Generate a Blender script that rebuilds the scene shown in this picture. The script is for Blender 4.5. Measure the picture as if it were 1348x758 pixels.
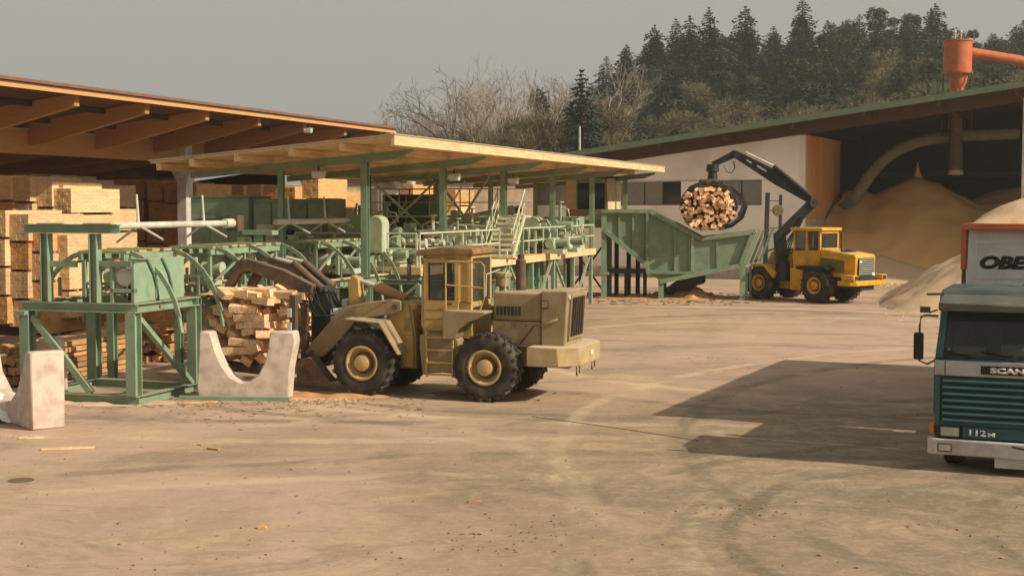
import bpy, math, random
from math import sin, cos, radians as R, pi, sqrt
from mathutils import Vector, Matrix
random.seed(7)
SC = bpy.context.scene
for o in list(bpy.data.objects): bpy.data.objects.remove(o, do_unlink=True)
COL = SC.collection
# ------------------------------------------------------------------ camera
CAMZ, FPX, PITCH = 4.3, 1872.0, R(3.33)
cd = bpy.data.cameras.new("camera"); cam = bpy.data.objects.new("camera", cd); COL.objects.link(cam)
cam.location = (0, 0, CAMZ); cam.rotation_euler = (pi/2-PITCH, 0, 0)
cd.sensor_width = 36; cd.lens = 50; cd.clip_end = 5000; cd.clip_start = .1
SC.camera = cam
# ------------------------------------------------------------------ sky, sun, exposure
SUN_EL = R(33); SUN_DIR = Vector((.905, -.425, 0)).normalized()
w = bpy.data.worlds.new("World"); SC.world = w; w.use_nodes = True
nt = w.node_tree; nt.nodes.clear()
out = nt.nodes.new('ShaderNodeOutputWorld'); bg = nt.nodes.new('ShaderNodeBackground')
sky = nt.nodes.new('ShaderNodeTexSky'); sky.sky_type = 'NISHITA'; sky.sun_disc = False
sky.sun_elevation = SUN_EL; sky.sun_rotation = math.atan2(SUN_DIR.x, SUN_DIR.y)
sky.dust_density = 6; sky.air_density = 1.2; sky.ozone_density = 1
hs = nt.nodes.new('ShaderNodeHueSaturation'); hs.inputs['Saturation'].default_value = .25
mx = nt.nodes.new('ShaderNodeMix'); mx.data_type = 'RGBA'; mx.inputs[0].default_value = .75
mx.inputs[7].default_value = (4.9, 4.8, 4.35, 1)          # pale even overcast veil mixed into the sky
bg.inputs[1].default_value = .083
L = nt.links.new
L(sky.outputs[0], hs.inputs['Color']); L(hs.outputs[0], mx.inputs[6]); L(mx.outputs[2], bg.inputs[0]); L(bg.outputs[0], out.inputs[0])
sl = bpy.data.lights.new("sun", 'SUN'); sl.energy = 4.7; sl.angle = R(.6); sl.color = (1, .87, .70)
so = bpy.data.objects.new("sun", sl); COL.objects.link(so); so.location = (30, -30, 40)
sd = Vector((SUN_DIR.x*cos(SUN_EL), SUN_DIR.y*cos(SUN_EL), sin(SUN_EL)))
so.rotation_euler = sd.to_track_quat('Z', 'Y').to_euler()
SC.view_settings.view_transform = 'Standard'; SC.view_settings.look = 'None'
SC.view_settings.exposure = .17; SC.view_settings.gamma = 1
SC.cycles.use_denoising = True; SC.cycles.max_bounces = 6; SC.cycles.diffuse_bounces = 3
SC.cycles.transparent_max_bounces = 8; SC.cycles.volume_bounces = 0

# ------------------------------------------------------------------ helpers
def at(u, v, Y):                      # photograph pixel + world depth -> world point
    x = (u-674)/FPX; y = -(v-379)/FPX
    d = Vector((x, cos(PITCH)+y*sin(PITCH), -sin(PITCH)+y*cos(PITCH)))
    d *= Y/d.y
    return Vector((d.x, d.y, CAMZ+d.z))
def gr(u, v, z=0):                    # photograph pixel on a level plane
    x = (u-674)/FPX; y = -(v-379)/FPX
    d = Vector((x, cos(PITCH)+y*sin(PITCH), -sin(PITCH)+y*cos(PITCH)))
    t = (z-CAMZ)/d.z
    return Vector((d.x*t, d.y*t, z))
V = Vector
class MB:
    def __init__(s): s.v = []; s.f = []
    def add(s, vs, fs):
        n = len(s.v); s.v += [tuple(p) for p in vs]; s.f += [tuple(i+n for i in f) for f in fs]; return s
    def frame(s, c, ax, ay, az, s3):
        c = V(c); vs = []
        for k in (-.5, .5):
            for j in (-.5, .5):
                for i in (-.5, .5): vs.append(c+ax*(i*s3[0])+ay*(j*s3[1])+az*(k*s3[2]))
        return s.add(vs, [(0,2,3,1),(4,5,7,6),(0,1,5,4),(2,6,7,3),(0,4,6,2),(1,3,7,5)])
    def box(s, c, s3, rz=0, ry=0, rx=0):
        m = Matrix.Rotation(rz, 3, 'Z') @ Matrix.Rotation(ry, 3, 'Y') @ Matrix.Rotation(rx, 3, 'X')
        return s.frame(c, m @ V((1,0,0)), m @ V((0,1,0)), m @ V((0,0,1)), s3)
    def bb(s, x0, x1, y0, y1, z0, z1):
        return s.box(((x0+x1)/2, (y0+y1)/2, (z0+z1)/2), (abs(x1-x0), abs(y1-y0), abs(z1-z0)))
    def bar(s, p0, p1, wd, ht, up=(0,0,1)):
        p0 = V(p0); p1 = V(p1); d = p1-p0; l = d.length; d.normalize(); up = V(up)
        if abs(d.dot(up)) > .98: up = V((0,1,0)) if abs(d.y) < .9 else V((1,0,0))
        sx = d.cross(up).normalized(); uu = sx.cross(d)
        return s.frame((p0+p1)/2, d, sx, uu, (l, wd, ht))
    def ibar(s, p0, p1, wd, ht, t=.02, up=(0,0,1)):
        p0 = V(p0); p1 = V(p1); d = (p1-p0).normalized(); up = V(up)
        if abs(d.dot(up)) > .98: up = V((0,1,0)) if abs(d.y) < .9 else V((1,0,0))
        sx = d.cross(up).normalized(); uu = sx.cross(d)
        a, b, c = wd/2, ht/2, t
        pr = [(-a,-b),(a,-b),(a,-b+c),(c/2,-b+c),(c/2,b-c),(a,b-c),(a,b),(-a,b),(-a,b-c),(-c/2,b-c),(-c/2,-b+c),(-a,-b+c)]
        vs = [p0+sx*x+uu*y for x, y in pr]+[p1+sx*x+uu*y for x, y in pr]; n = 12
        fs = [tuple(reversed(range(n))), tuple(range(n, 2*n))]+[(i,(i+1)%n,n+(i+1)%n,n+i) for i in range(n)]
        return s.add(vs, fs)
    def cyl(s, p0, p1, r, r2=None, n=12, cap=True):
        p0 = V(p0); p1 = V(p1); r2 = r if r2 is None else r2; d = (p1-p0).normalized()
        a = d.orthogonal().normalized(); b = d.cross(a)
        vs = [p0+(a*cos(2*pi*i/n)+b*sin(2*pi*i/n))*r for i in range(n)]+[p1+(a*cos(2*pi*i/n)+b*sin(2*pi*i/n))*r2 for i in range(n)]
        fs = [(i,(i+1)%n,n+(i+1)%n,n+i) for i in range(n)]
        if cap: fs += [tuple(reversed(range(n))), tuple(range(n, 2*n))]
        return s.add(vs, fs)
    def tube(s, path, r, n=6, closed=False):
        path = [V(p) for p in path]; rings = []; m = len(path)
        for i, p in enumerate(path):
            d = (path[min(i+1, m-1)]-path[max(i-1, 0)]).normalized()
            up = V((0,0,1)) if abs(d.z) < .95 else V((0,1,0))
            a = d.cross(up).normalized(); b = a.cross(d)
            rr = r[i] if isinstance(r, (list, tuple)) else r
            rings.append([p+(a*cos(2*pi*k/n)+b*sin(2*pi*k/n))*rr for k in range(n)])
        vs = [q for g in rings for q in g]
        fs = [(i*n+k, i*n+(k+1)%n, (i+1)*n+(k+1)%n, (i+1)*n+k) for i in range(m-1) for k in range(n)]
        fs += [tuple(range(n)), tuple(reversed(range((m-1)*n, m*n)))]
        return s.add(vs, fs)
    def prism(s, pts, o, ax, ay, th):     # 2D outline in (ax, ay) extruded along ax x ay by th, centred
        o = V(o); ax = V(ax); ay = V(ay); nn = ax.cross(ay).normalized(); n = len(pts)
        vs = [o+ax*x+ay*y-nn*th/2 for x, y in pts]+[o+ax*x+ay*y+nn*th/2 for x, y in pts]
        fs = [tuple(reversed(range(n))), tuple(range(n, 2*n))]+[(i,(i+1)%n,n+(i+1)%n,n+i) for i in range(n)]
        return s.add(vs, fs)
    def xz(s, pts, y0, y1):               # side profile (x, z) between two y values
        return s.prism(pts, (0, (y0+y1)/2, 0), (1,0,0), (0,0,1), abs(y1-y0))
    def lathe(s, prof, o, axis, n=32, cap0=True, cap1=True):    # profile (along axis, radius)
        o = V(o); d = V(axis).normalized(); a = d.orthogonal().normalized(); b = d.cross(a); m = len(prof)
        vs = [o+d*h+(a*cos(2*pi*i/n)+b*sin(2*pi*i/n))*r for h, r in prof for i in range(n)]
        fs = [(j*n+i, j*n+(i+1)%n, (j+1)*n+(i+1)%n, (j+1)*n+i) for j in range(m-1) for i in range(n)]
        if cap0: fs.append(tuple(reversed(range(n))))
        if cap1: fs.append(tuple(range((m-1)*n, m*n)))
        return s.add(vs, fs)
    def mesh(s, name, mat=None, smooth=True, ang=38):
        me = bpy.data.meshes.new(name); me.from_pydata(s.v, [], s.f); me.update()
        import bmesh
        bm = bmesh.new(); bm.from_mesh(me); bmesh.ops.recalc_face_normals(bm, faces=bm.faces); bm.to_mesh(me); bm.free()
        if mat: me.materials.append(mat)
        if smooth: me.shade_smooth(); me.set_sharp_from_angle(angle=R(ang))
        return me
    def raw(s, name, mat):                # foliage: no clean-up
        me = bpy.data.meshes.new(name); me.from_pydata(s.v, [], s.f); me.update(); me.materials.append(mat); return me
    def obj(s, name, mat, parent=None, bevel=0, world=False, loc=None, rz=0, label=None, seg=1, ang=38):
        if world and parent is not None:
            im = parent_matrix(parent).inverted(); s.v = [tuple(im @ V(p)) for p in s.v]
        o = bpy.data.objects.new(name, s.mesh(name, mat, ang=ang)); COL.objects.link(o)
        if parent is not None: o.parent = parent
        if loc is not None: o.location = loc
        o.rotation_euler.z = rz
        if bevel:
            b = o.modifiers.new('bevel', 'BEVEL'); b.width = bevel; b.segments = seg; b.limit_method = 'ANGLE'; b.angle_limit = R(40)
        if label: o['label'] = label
        return o
def parent_matrix(o):
    m = Matrix.LocRotScale(o.location, o.rotation_euler, o.scale)
    return parent_matrix(o.parent) @ m if o.parent else m
def tag(o, label, cat=None, group=None, kind=None):
    if label: o['label'] = label
    if cat: o['category'] = cat
    if group: o['group'] = group
    if kind: o['kind'] = kind
    return o
def thing(name, label, cat, loc=(0,0,0), rz=0, group=None):
    o = bpy.data.objects.new(name, None); COL.objects.link(o); o.location = loc; o.rotation_euler = (0,0,rz); o.empty_display_size = .3
    return tag(o, label, cat, group)
def inst(src, name=None, loc=None, rot=None, parent=None, scale=None):
    c = src.copy(); COL.objects.link(c)
    if name: c.name = name
    if loc is not None: c.location = loc
    if rot is not None: c.rotation_euler = rot
    if scale is not None: c.scale = scale if not isinstance(scale, (int, float)) else (scale,)*3
    c.parent = parent
    return c
def copy_tree(src, loc, rz, label=None, group=None, scale=None):
    r = inst(src, loc=loc, rot=(0,0,rz), scale=scale)
    if label: r['label'] = label
    if group: r['group'] = group
    for ch in list(src.children):
        c = inst(ch, parent=r)
        for g in ch.children: inst(g, parent=c)
    return r
def new(name, me, parent=None, loc=(0,0,0), rot=(0,0,0), scale=1):
    o = bpy.data.objects.new(name, me); COL.objects.link(o); o.parent = parent; o.location = loc; o.rotation_euler = rot
    o.scale = (scale,)*3 if isinstance(scale, (int, float)) else scale
    return o
def struct(o): o['kind'] = 'structure'; return o

# ------------------------------------------------------------------ materials
def mat(name, col, rough=.75, metal=0, var=.18, vs=2.5, dirt=None, damt=.35, ds=1.6, bump=.15, bs=35, rnd=0, top=None, topamt=.7, stretch=None, spec=.3):
    m = bpy.data.materials.new(name); m.use_nodes = True; n = m.node_tree.nodes; l = m.node_tree.links.new
    b = n['Principled BSDF']; b.inputs['Roughness'].default_value = rough; b.inputs['Metallic'].default_value = metal
    b.inputs['Specular IOR Level'].default_value = spec
    tc = n.new('ShaderNodeTexCoord'); co = tc.outputs['Object']
    oi = n.new('ShaderNodeObjectInfo')
    off = n.new('ShaderNodeVectorMath'); off.operation = 'MULTIPLY_ADD'; l(oi.outputs['Random'], off.inputs[0]); off.inputs[1].default_value = (37, 53, 71); l(co, off.inputs[2]); co = off.outputs[0]
    if stretch:
        mp = n.new('ShaderNodeMapping'); mp.inputs['Scale'].default_value = stretch; l(co, mp.inputs[0]); co = mp.outputs[0]
    def noise(sc, det=4):
        x = n.new('ShaderNodeTexNoise'); x.inputs['Scale'].default_value = sc; x.inputs['Detail'].default_value = det; l(co, x.inputs['Vector']); return x.outputs['Fac']
    def ramp(src, a, c):
        r = n.new('ShaderNodeMapRange'); r.inputs[1].default_value = a; r.inputs[2].default_value = c; l(src, r.inputs[0]); return r.outputs[0]
    def mix(f, a, c, mode='MIX'):
        x = n.new('ShaderNodeMix'); x.data_type = 'RGBA'; x.blend_type = mode
        for s_, v_ in ((0, f), (6, a), (7, c)):
            if hasattr(v_, 'is_linked'): l(v_, x.inputs[s_])
            else: x.inputs[s_].default_value = v_ if s_ == 0 else (*v_, 1)
        return x.outputs[2]
    c0 = tuple(x*(1-var) for x in col); c1 = tuple(min(1, x*(1+var)) for x in col)
    c = mix(ramp(noise(vs), .3, .7), c0, c1)
    if dirt:
        mm = n.new('ShaderNodeMath'); mm.operation = 'MULTIPLY'; l(ramp(noise(ds, 8), .45, .68), mm.inputs[0]); mm.inputs[1].default_value = damt
        c = mix(mm.outputs[0], c, dirt)
    if top:
        g = n.new('ShaderNodeNewGeometry'); sp = n.new('ShaderNodeSeparateXYZ'); l(g.outputs['Normal'], sp.inputs[0])
        mm = n.new('ShaderNodeMath'); mm.operation = 'MULTIPLY'; l(ramp(sp.outputs['Z'], .5, .95), mm.inputs[0]); mm.inputs[1].default_value = topamt
        c = mix(mm.outputs[0], c, top)
    if rnd:
        r = n.new('ShaderNodeMapRange'); r.inputs[3].default_value = 1-rnd; r.inputs[4].default_value = 1+rnd; l(oi.outputs['Random'], r.inputs[0])
        sc = n.new('ShaderNodeVectorMath'); sc.operation = 'SCALE'; l(c, sc.inputs[0]); l(r.outputs[0], sc.inputs['Scale']); c = sc.outputs[0]
    l(c, b.inputs['Base Color'])
    if bump:
        bp = n.new('ShaderNodeBump'); bp.inputs['Strength'].default_value = bump; bp.inputs['Distance'].default_value = .02; l(noise(bs, 5), bp.inputs['Height']); l(bp.outputs[0], b.inputs['Normal'])
    return m
DUST = (.50, .385, .26)
green = mat('green_paint', (.20,.295,.19), .6, dirt=(.27,.26,.17), damt=.5, top=DUST, topamt=.55, rnd=.12)
dgreen = mat('dark_green_paint', (.07,.14,.09), .7, dirt=(.12,.11,.07), top=DUST, topamt=.5, rnd=.15)
pgreen = mat('pale_green_paint', (.40,.49,.34), .65, dirt=(.40,.34,.22), damt=.6, top=DUST, topamt=.7)
ygreen = mat('mossy_top_boards', (.36,.34,.15), .9, dirt=(.2,.25,.12), damt=.7, vs=8)
dark = mat('dark_steel', (.025,.027,.025), .6, dirt=(.09,.07,.045), damt=.4, rnd=.2)
black = mat('black_paint', (.012,.014,.013), .45, dirt=(.05,.045,.035), damt=.4)
rubber = mat('tyre_rubber', (.035,.031,.025), .9, dirt=(.13,.105,.07), damt=.75, ds=3, bump=.4)
tan = mat('dusty_loader_paint', (.285,.21,.105), .85, dirt=(.32,.245,.145), damt=.6, ds=2.5, top=(.42,.33,.21), topamt=.75, bump=.25, var=.12)
yel = mat('loader_yellow', (.47,.31,.095), .6, dirt=(.40,.29,.13), damt=.55, ds=3, top=(.38,.25,.11), topamt=.6)
yel2 = mat('bright_yellow', (.66,.35,.02), .5, dirt=(.36,.22,.07), damt=.5, ds=3, top=(.55,.40,.18), topamt=.5)
rimy = mat('wheel_yellow', (.50,.34,.15), .6, dirt=(.40,.27,.12), damt=.5, ds=6)
rust = mat('rusty_steel', (.085,.06,.042), .85, dirt=(.20,.10,.05), damt=.7, ds=4, top=(.25,.18,.12), topamt=.4, bump=.5)
roofrust = mat('rusty_cab_roof', (.22,.13,.06), .8, dirt=(.35,.22,.10), damt=.6, ds=4)
concrete = mat('concrete', (.60,.49,.405), .9, dirt=(.36,.28,.20), damt=.65, ds=3.5, bump=.25, var=.12)
white = mat('white_render', (.87,.82,.73), .9, dirt=(.50,.43,.36), damt=.5, ds=.35, vs=.4, var=.05, bump=.05)
white2 = mat('white_column_paint', (.62,.60,.56), .8, dirt=(.45,.38,.30), damt=.4)
galv = mat('galvanised_pipe', (.50,.50,.41), .5, dirt=(.45,.36,.26), damt=.3)
glulam = mat('glulam_wood', (.42,.21,.08), .7, dirt=(.30,.14,.05), damt=.5, stretch=(.4,6,6), vs=3, ds=3, rnd=.1)
glulamy = mat('glulam_wood_lengthwise', (.56,.30,.115), .7, dirt=(.30,.14,.05), damt=.5, stretch=(6,.4,6), vs=3, ds=3, rnd=.1)
pinew = mat('pale_pine_boards', (.70,.50,.27), .75, dirt=(.50,.29,.11), damt=.5, stretch=(6,.5,6), vs=3, ds=2, rnd=.06)
soffit = mat('brown_soffit_boards', (.10,.057,.032), .85, dirt=(.09,.05,.03), damt=.5, stretch=(4,.4,4))
fascred = mat('red_brown_fascia', (.20,.10,.06), .7)
lumber = mat('sawn_lumber', (.68,.475,.26), .8, dirt=(.52,.31,.13), damt=.5, ds=1.2, vs=6, rnd=.16, stretch=(3,1,5), bump=.2)
lumber2 = mat('sawn_lumber_orange', (.64,.36,.14), .8, dirt=(.42,.20,.06), damt=.5, ds=1.2, vs=6, rnd=.18, stretch=(3,1,5), bump=.2)
timberm = mat('fresh_timber', (.84,.56,.33), .8, dirt=(.50,.26,.09), damt=.6, ds=5, vs=9, rnd=.2)
slabm = mat('slab_wood', (.50,.27,.11), .9, dirt=(.20,.10,.05), damt=.6, ds=3, vs=6, rnd=.3)
sawd = mat('sawdust', (.88,.52,.20), .95, dirt=(.50,.29,.11), damt=.5, ds=.25, vs=.5, var=.1, bump=.5, bs=9)
sawp = mat('pale_sawdust', (.62,.44,.27), .95, dirt=(.50,.33,.18), damt=.5, ds=.5, vs=1, var=.08, bump=.5, bs=9)
railp = mat('pale_rail_paint', (.50,.53,.36), .6, dirt=(.45,.38,.25))
orangew = mat('orange_board_wall', (.88,.43,.14), .8, var=.06, dirt=(.70,.32,.10), damt=.5, stretch=(1,1,.3), ds=.8, rnd=.06)
redm = mat('red_oxide_paint', (.48,.125,.045), .6, dirt=(.35,.11,.05), damt=.4)
roofgr = mat('green_roof_sheet', (.17,.235,.155), .7, dirt=(.26,.25,.18), damt=.4, ds=.6)
darkw = mat('dark_boards_and_bay_shade', (.025,.021,.017), .9, vs=1)
greyglass = mat('dim_window_pane', (.22,.205,.175), .35, var=.08, bump=0, spec=.5)
darkglass = mat('dark_glass', (.015,.02,.022), .08, var=.05, bump=0, spec=.6)
cream = mat('cream_panel', (.60,.48,.27), .8)
brickm = mat('brown_wall', (.46,.34,.24), .9, rnd=.08)
# ------------------------------------------------------------------ ground
def ground_mat():
    m = bpy.data.materials.new('yard_surface'); m.use_nodes = True; n = m.node_tree.nodes; l = m.node_tree.links.new
    b = n['Principled BSDF']; b.inputs['Roughness'].default_value = .93; b.inputs['Specular IOR Level'].default_value = .15
    tc = n.new('ShaderNodeTexCoord'); co = tc.outputs['Object']
    def mapping(rot, scale):
        mp = n.new('ShaderNodeMapping'); mp.inputs['Rotation'].default_value = (0,0,rot); mp.inputs['Scale'].default_value = scale; l(co, mp.inputs[0]); return mp.outputs[0]
    def noise(c, sc, det=6, dist=0, rough=.55):
        x = n.new('ShaderNodeTexNoise'); x.inputs['Scale'].default_value = sc; x.inputs['Detail'].default_value = det; x.inputs['Distortion'].default_value = dist
        x.inputs['Roughness'].default_value = rough; l(c, x.inputs['Vector']); return x.outputs['Fac']
    def ramp(s, a, c, lo=0, hi=1):
        r = n.new('ShaderNodeMapRange'); r.inputs[1].default_value = a; r.inputs[2].default_value = c; r.inputs[3].default_value = lo; r.inputs[4].default_value = hi; l(s, r.inputs[0]); return r.outputs[0]
    def mix(f, a, c):
        x = n.new('ShaderNodeMix'); x.data_type = 'RGBA'
        for s_, v_ in ((0, f), (6, a), (7, c)):
            if hasattr(v_, 'is_linked'): l(v_, x.inputs[s_])
            else: x.inputs[s_].default_value = v_ if s_ == 0 else (*v_, 1)
        return x.outputs[2]
    def mul(a, k):
        x = n.new('ShaderNodeMath'); x.operation = 'MULTIPLY'; l(a, x.inputs[0])
        if hasattr(k, 'is_linked'): l(k, x.inputs[1])
        else: x.inputs[1].default_value = k
        return x.outputs[0]
    # pinkish dust to the left, yellow sawdust in the middle, bare asphalt to the right
    c = mix(ramp(noise(co, .055, 4), .40, .60), (.55,.375,.285), (.53,.375,.24))
    c = mix(mul(ramp(noise(co, .16, 9, .5, .62), .47, .60), .55), c, (.335,.245,.155))
    c = mix(mul(ramp(noise(co, .33, 10, .8, .68), .54, .62), .60), c, (.62,.455,.26))                # swept sawdust
    c = mix(mul(ramp(noise(mapping(.5, (.6, 1.1, 1)), .30, 11, 1.2, .70), .515, .60), .48), c, (.235,.185,.135)) # bare asphalt
    c = mix(mul(ramp(noise(mapping(-.3, (.5, 1.2, 1)), 1.1, 9, .9, .72), .53, .62), .38), c, (.27,.205,.14))
    # tyre sweeps: rings worn round a few turning points, each a pair of ribbed tracks
    def op(o_, a, k=None):
        x = n.new('ShaderNodeMath'); x.operation = o_; l(a, x.inputs[0])
        if k is not None: x.inputs[1].default_value = k
        return x.outputs[0]
    wob = noise(co, .35, 3)
    for (cx, cy, r0, wd, am, col) in ((9, 17.5, 6.2, .22, .7, 0), (9, 17.5, 8.3, .25, .6, 0), (9.5, 17.2, 7.3, .14, .6, 1), (10.5, 18, 4.4, .2, .6, 0), (4.5, 44, 15.5, .3, .5, 0), (4.5, 44, 17.6, .3, .45, 0), (4.5, 44, 16.4, .25, .5, 1), (-3, 52, 24, .35, .5, 0),
                                  (-3, 52, 26.2, .35, .4, 1), (12, 42, 12, .35, .5, 1), (12, 42, 14.2, .3, .5, 0), (0, 5, 17.5, .3, .35, 1), (2, 3, 21.5, .25, .4, 0), (22, 24, 19, .25, .5, 0), (22, 24, 21.2, .25, .45, 1), (-14, 20, 15, .25, .3, 1)):
        d = n.new('ShaderNodeVectorMath'); d.operation = 'DISTANCE'; l(co, d.inputs[0]); d.inputs[1].default_value = (cx, cy, 0)
        s0 = n.new('ShaderNodeMath'); s0.operation = 'MULTIPLY_ADD'; l(wob, s0.inputs[0]); s0.inputs[1].default_value = .9; l(d.outputs['Value'], s0.inputs[2])
        s3 = op('ABSOLUTE', op('SUBTRACT', s0.outputs[0], r0+.45))
        band = mul(mul(ramp(s3, wd*.45, wd*1.0, 1, 0), ramp(noise(co, .7, 7, .6), .38, .54)), min(1, am*1.35))
        c = mix(band, c, (.70,.53,.34) if col else (.21,.165,.115))
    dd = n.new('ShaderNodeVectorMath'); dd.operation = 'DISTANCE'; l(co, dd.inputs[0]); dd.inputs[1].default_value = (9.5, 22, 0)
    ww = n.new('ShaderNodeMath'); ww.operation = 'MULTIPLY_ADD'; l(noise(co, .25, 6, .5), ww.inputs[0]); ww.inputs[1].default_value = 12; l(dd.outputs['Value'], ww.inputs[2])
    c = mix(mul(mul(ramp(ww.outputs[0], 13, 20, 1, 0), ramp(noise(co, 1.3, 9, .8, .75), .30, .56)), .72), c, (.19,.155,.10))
    fine = noise(co, 7, 9, 0, .75)
    c = mix(mul(ramp(fine, .50, .72), .45), c, (.66,.48,.30))
    c = mix(mul(ramp(noise(co, 4.3, 9, .3, .8), .55, .70), .40), c, (.22,.16,.105))
    c = mix(mul(ramp(noise(co, 31, 3), .62, .72), .5), c, (.17,.11,.07))
    dk = n.new('ShaderNodeVectorMath'); dk.operation = 'SCALE'; dk.inputs['Scale'].default_value = .86; l(c, dk.inputs[0]); c = dk.outputs[0]
    l(c, b.inputs['Base Color'])
    bp = n.new('ShaderNodeBump'); bp.inputs['Strength'].default_value = .35; bp.inputs['Distance'].default_value = .03; l(fine, bp.inputs['Height']); l(bp.outputs[0], b.inputs['Normal'])
    return m
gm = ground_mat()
g = MB(); N = 60
xs = [-1500,-600,-250]+[-120+6*i for i in range(41)]+[250,600,1500]; ys = [-600,-200]+[-40+6*i for i in range(31)]+[220,400,900,2500]
g.add([(x, y, 0) for y in ys for x in xs], [(j*len(xs)+i, j*len(xs)+i+1, (j+1)*len(xs)+i+1, (j+1)*len(xs)+i) for j in range(len(ys)-1) for i in range(len(xs)-1)])
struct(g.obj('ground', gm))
m = MB()                                                        # a joint in the asphalt
pj = [gr(700,548), gr(760,556), gr(830,566), gr(920,580)]
for a_, b_ in zip(pj, pj[1:]): m.bar(a_+V((0,0,.003)), b_+V((0,0,.003)), .035, .006)
struct(m.obj('ground_joint', mat('tar_joint', (.10,.075,.055), .9)))
rnd = random.Random(3)
def heap_field(fn, x0, x1, y0, y1, st):                         # height field as a closed-ish sheet
    nx = int((x1-x0)/st)+1; ny = int((y1-y0)/st)+1; mb = MB()
    mb.add([(x0+i*st, y0+j*st, fn(x0+i*st, y0+j*st)) for j in range(ny) for i in range(nx)],
           [(j*nx+i, j*nx+i+1, (j+1)*nx+i+1, (j+1)*nx+i) for j in range(ny-1) for i in range(nx-1)]); return mb
from mathutils import noise as mno
def nz(x, y, s=1, z=0): return mno.noise(V((x*s, y*s, z)))

# ------------------------------------------------------------------ frame of the saw line (x right, y away) and of the hall
RA = -R(18.5); P1 = V((-4.09, 39.68, 0))
ax_, ay_ = V((cos(RA), sin(RA), 0)), V((-sin(RA), cos(RA), 0))
def A(x, y, z=0): return P1+ax_*x+ay_*y+V((0,0,z))
def Ainv(p): d = p-P1; return V((d.dot(ax_), d.dot(ay_), p.z))

# ------------------------------------------------------------------ lumber shed (left)
t = thing('lumber_shed', 'large open timber shed with overhanging monopitch roof sheltering the lumber stacks on the left', 'shed', A(-8, 0)*(4/3)+V((0,0,-4.3/3)), RA); t.scale = (4/3,)*3
def shed_roof_z(x): return 7.10-.125*(-(x+8)+0 if False else (4-(x+8))*1)  # local x measured from the column line; eave at +4
XE, Y0, Y1 = 4.0, -22.5, 11.6
MBx = MB
m = MB(); sl_ = .125
def rz_(x): return 7.10-sl_*(XE-x)
m.prism([(XE, 7.10), (XE, 6.99), (-22, rz_(-22)-.11), (-22, rz_(-22))], (0,(Y0+Y1)/2,0), (1,0,0), (0,0,1), Y1-Y0); m.obj('roof_deck', soffit, t)
m = MB(); m.bb(XE+.002, XE+.04, Y0, Y1, 7.05, 7.125); m.obj('fascia', fascred, t)
m = MB(); m.bb(XE-.06, XE+.0, Y0+.02, Y1-.02, 6.90, 6.99); m.obj('eave_board', glulamy, t)
m = MB(); m.prism([(XE,7.10),(XE,6.95),(-22,rz_(-22)-.15),(-22,rz_(-22))], (0,Y1+.03,0), (1,0,0), (0,0,1), .05); m.obj('gable_board', fascred, t)
base = None
for k in range(-5, 7):
    y = -7.2+3*k
    if y > Y1: continue
    if base is None:
        m = MB(); m.prism([(XE-.25, rz_(XE-.25)-.115), (XE-.25, rz_(XE)-.44), (XE-3.2, rz_(XE-3.2)-.72), (-22, rz_(-22)-.72), (-22, rz_(-22)-.115)], (0,0,0), (1,0,0), (0,0,1), .2)
        base = m.obj('rafter', glulam, t, loc=(0,y,0))
    else: inst(base, loc=(0,y,0), parent=t)
for k, x in enumerate([XE-1.5, XE-3.2, XE-4.9, XE-6.6]):
    m = MB(); m.bb(x-.06, x+.06, Y0+.1, Y1-.1, rz_(x)-.24, rz_(x)-.118); m.obj('purlin', soffit, t)
m = MB(); m.bb(-.14, .14, Y0, Y1-1, 5.66, 6.30); m.obj('eaves_beam', glulamy, t, bevel=.01)
m = MB(); m.bb(-.17, .17, Y0, Y1-1, 6.30, 6.335); m.obj('beam_flashing', galv, t)
base = None
for k in (-2, 0):
    y = 3.36+9*k+.0
    if base is None:
        m = MB(); m.xz([(-.17,0),(.17,0),(.17,5.0),(.42,5.45),(.42,5.68),(.16,5.68),(.16,6.6),(-.16,6.6),(-.16,5.68),(-.42,5.68),(-.42,5.45),(-.17,5.0)], -.2, .2)
        base = m.obj('column', white2, t, loc=(.22,y,0), bevel=.015)
    else: inst(base, loc=(.22,y,0), parent=t)
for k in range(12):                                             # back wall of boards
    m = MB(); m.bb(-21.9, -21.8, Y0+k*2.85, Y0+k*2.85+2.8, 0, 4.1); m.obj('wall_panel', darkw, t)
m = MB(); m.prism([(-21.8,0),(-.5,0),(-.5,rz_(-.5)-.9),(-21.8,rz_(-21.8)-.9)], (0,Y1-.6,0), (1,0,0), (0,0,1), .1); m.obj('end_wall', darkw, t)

for k, lb in ((1,'white column with flared head behind the green cabinet'),(2,'white column with flared head behind the dark chip hoppers'),(3,'white column with flared head farthest behind the platform')):
    c_ = thing('white_column', lb, 'column', A(-8+.22, 3.36+9*k)*(4/3)+V((0,0,-4.3/3)), RA)
    m = MB(); m.xz([(-.2,1.4),(.2,1.4),(.2,6.2),(.62,7.1),(-.62,7.1),(-.2,6.2)], -.25, .25); m.obj('shaft', white2, c_, bevel=.02)
    m = MB(); m.bb(-.3,.3,-.35,11.6,7.11,7.9); m.obj('beam', soffit, c_)
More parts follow.
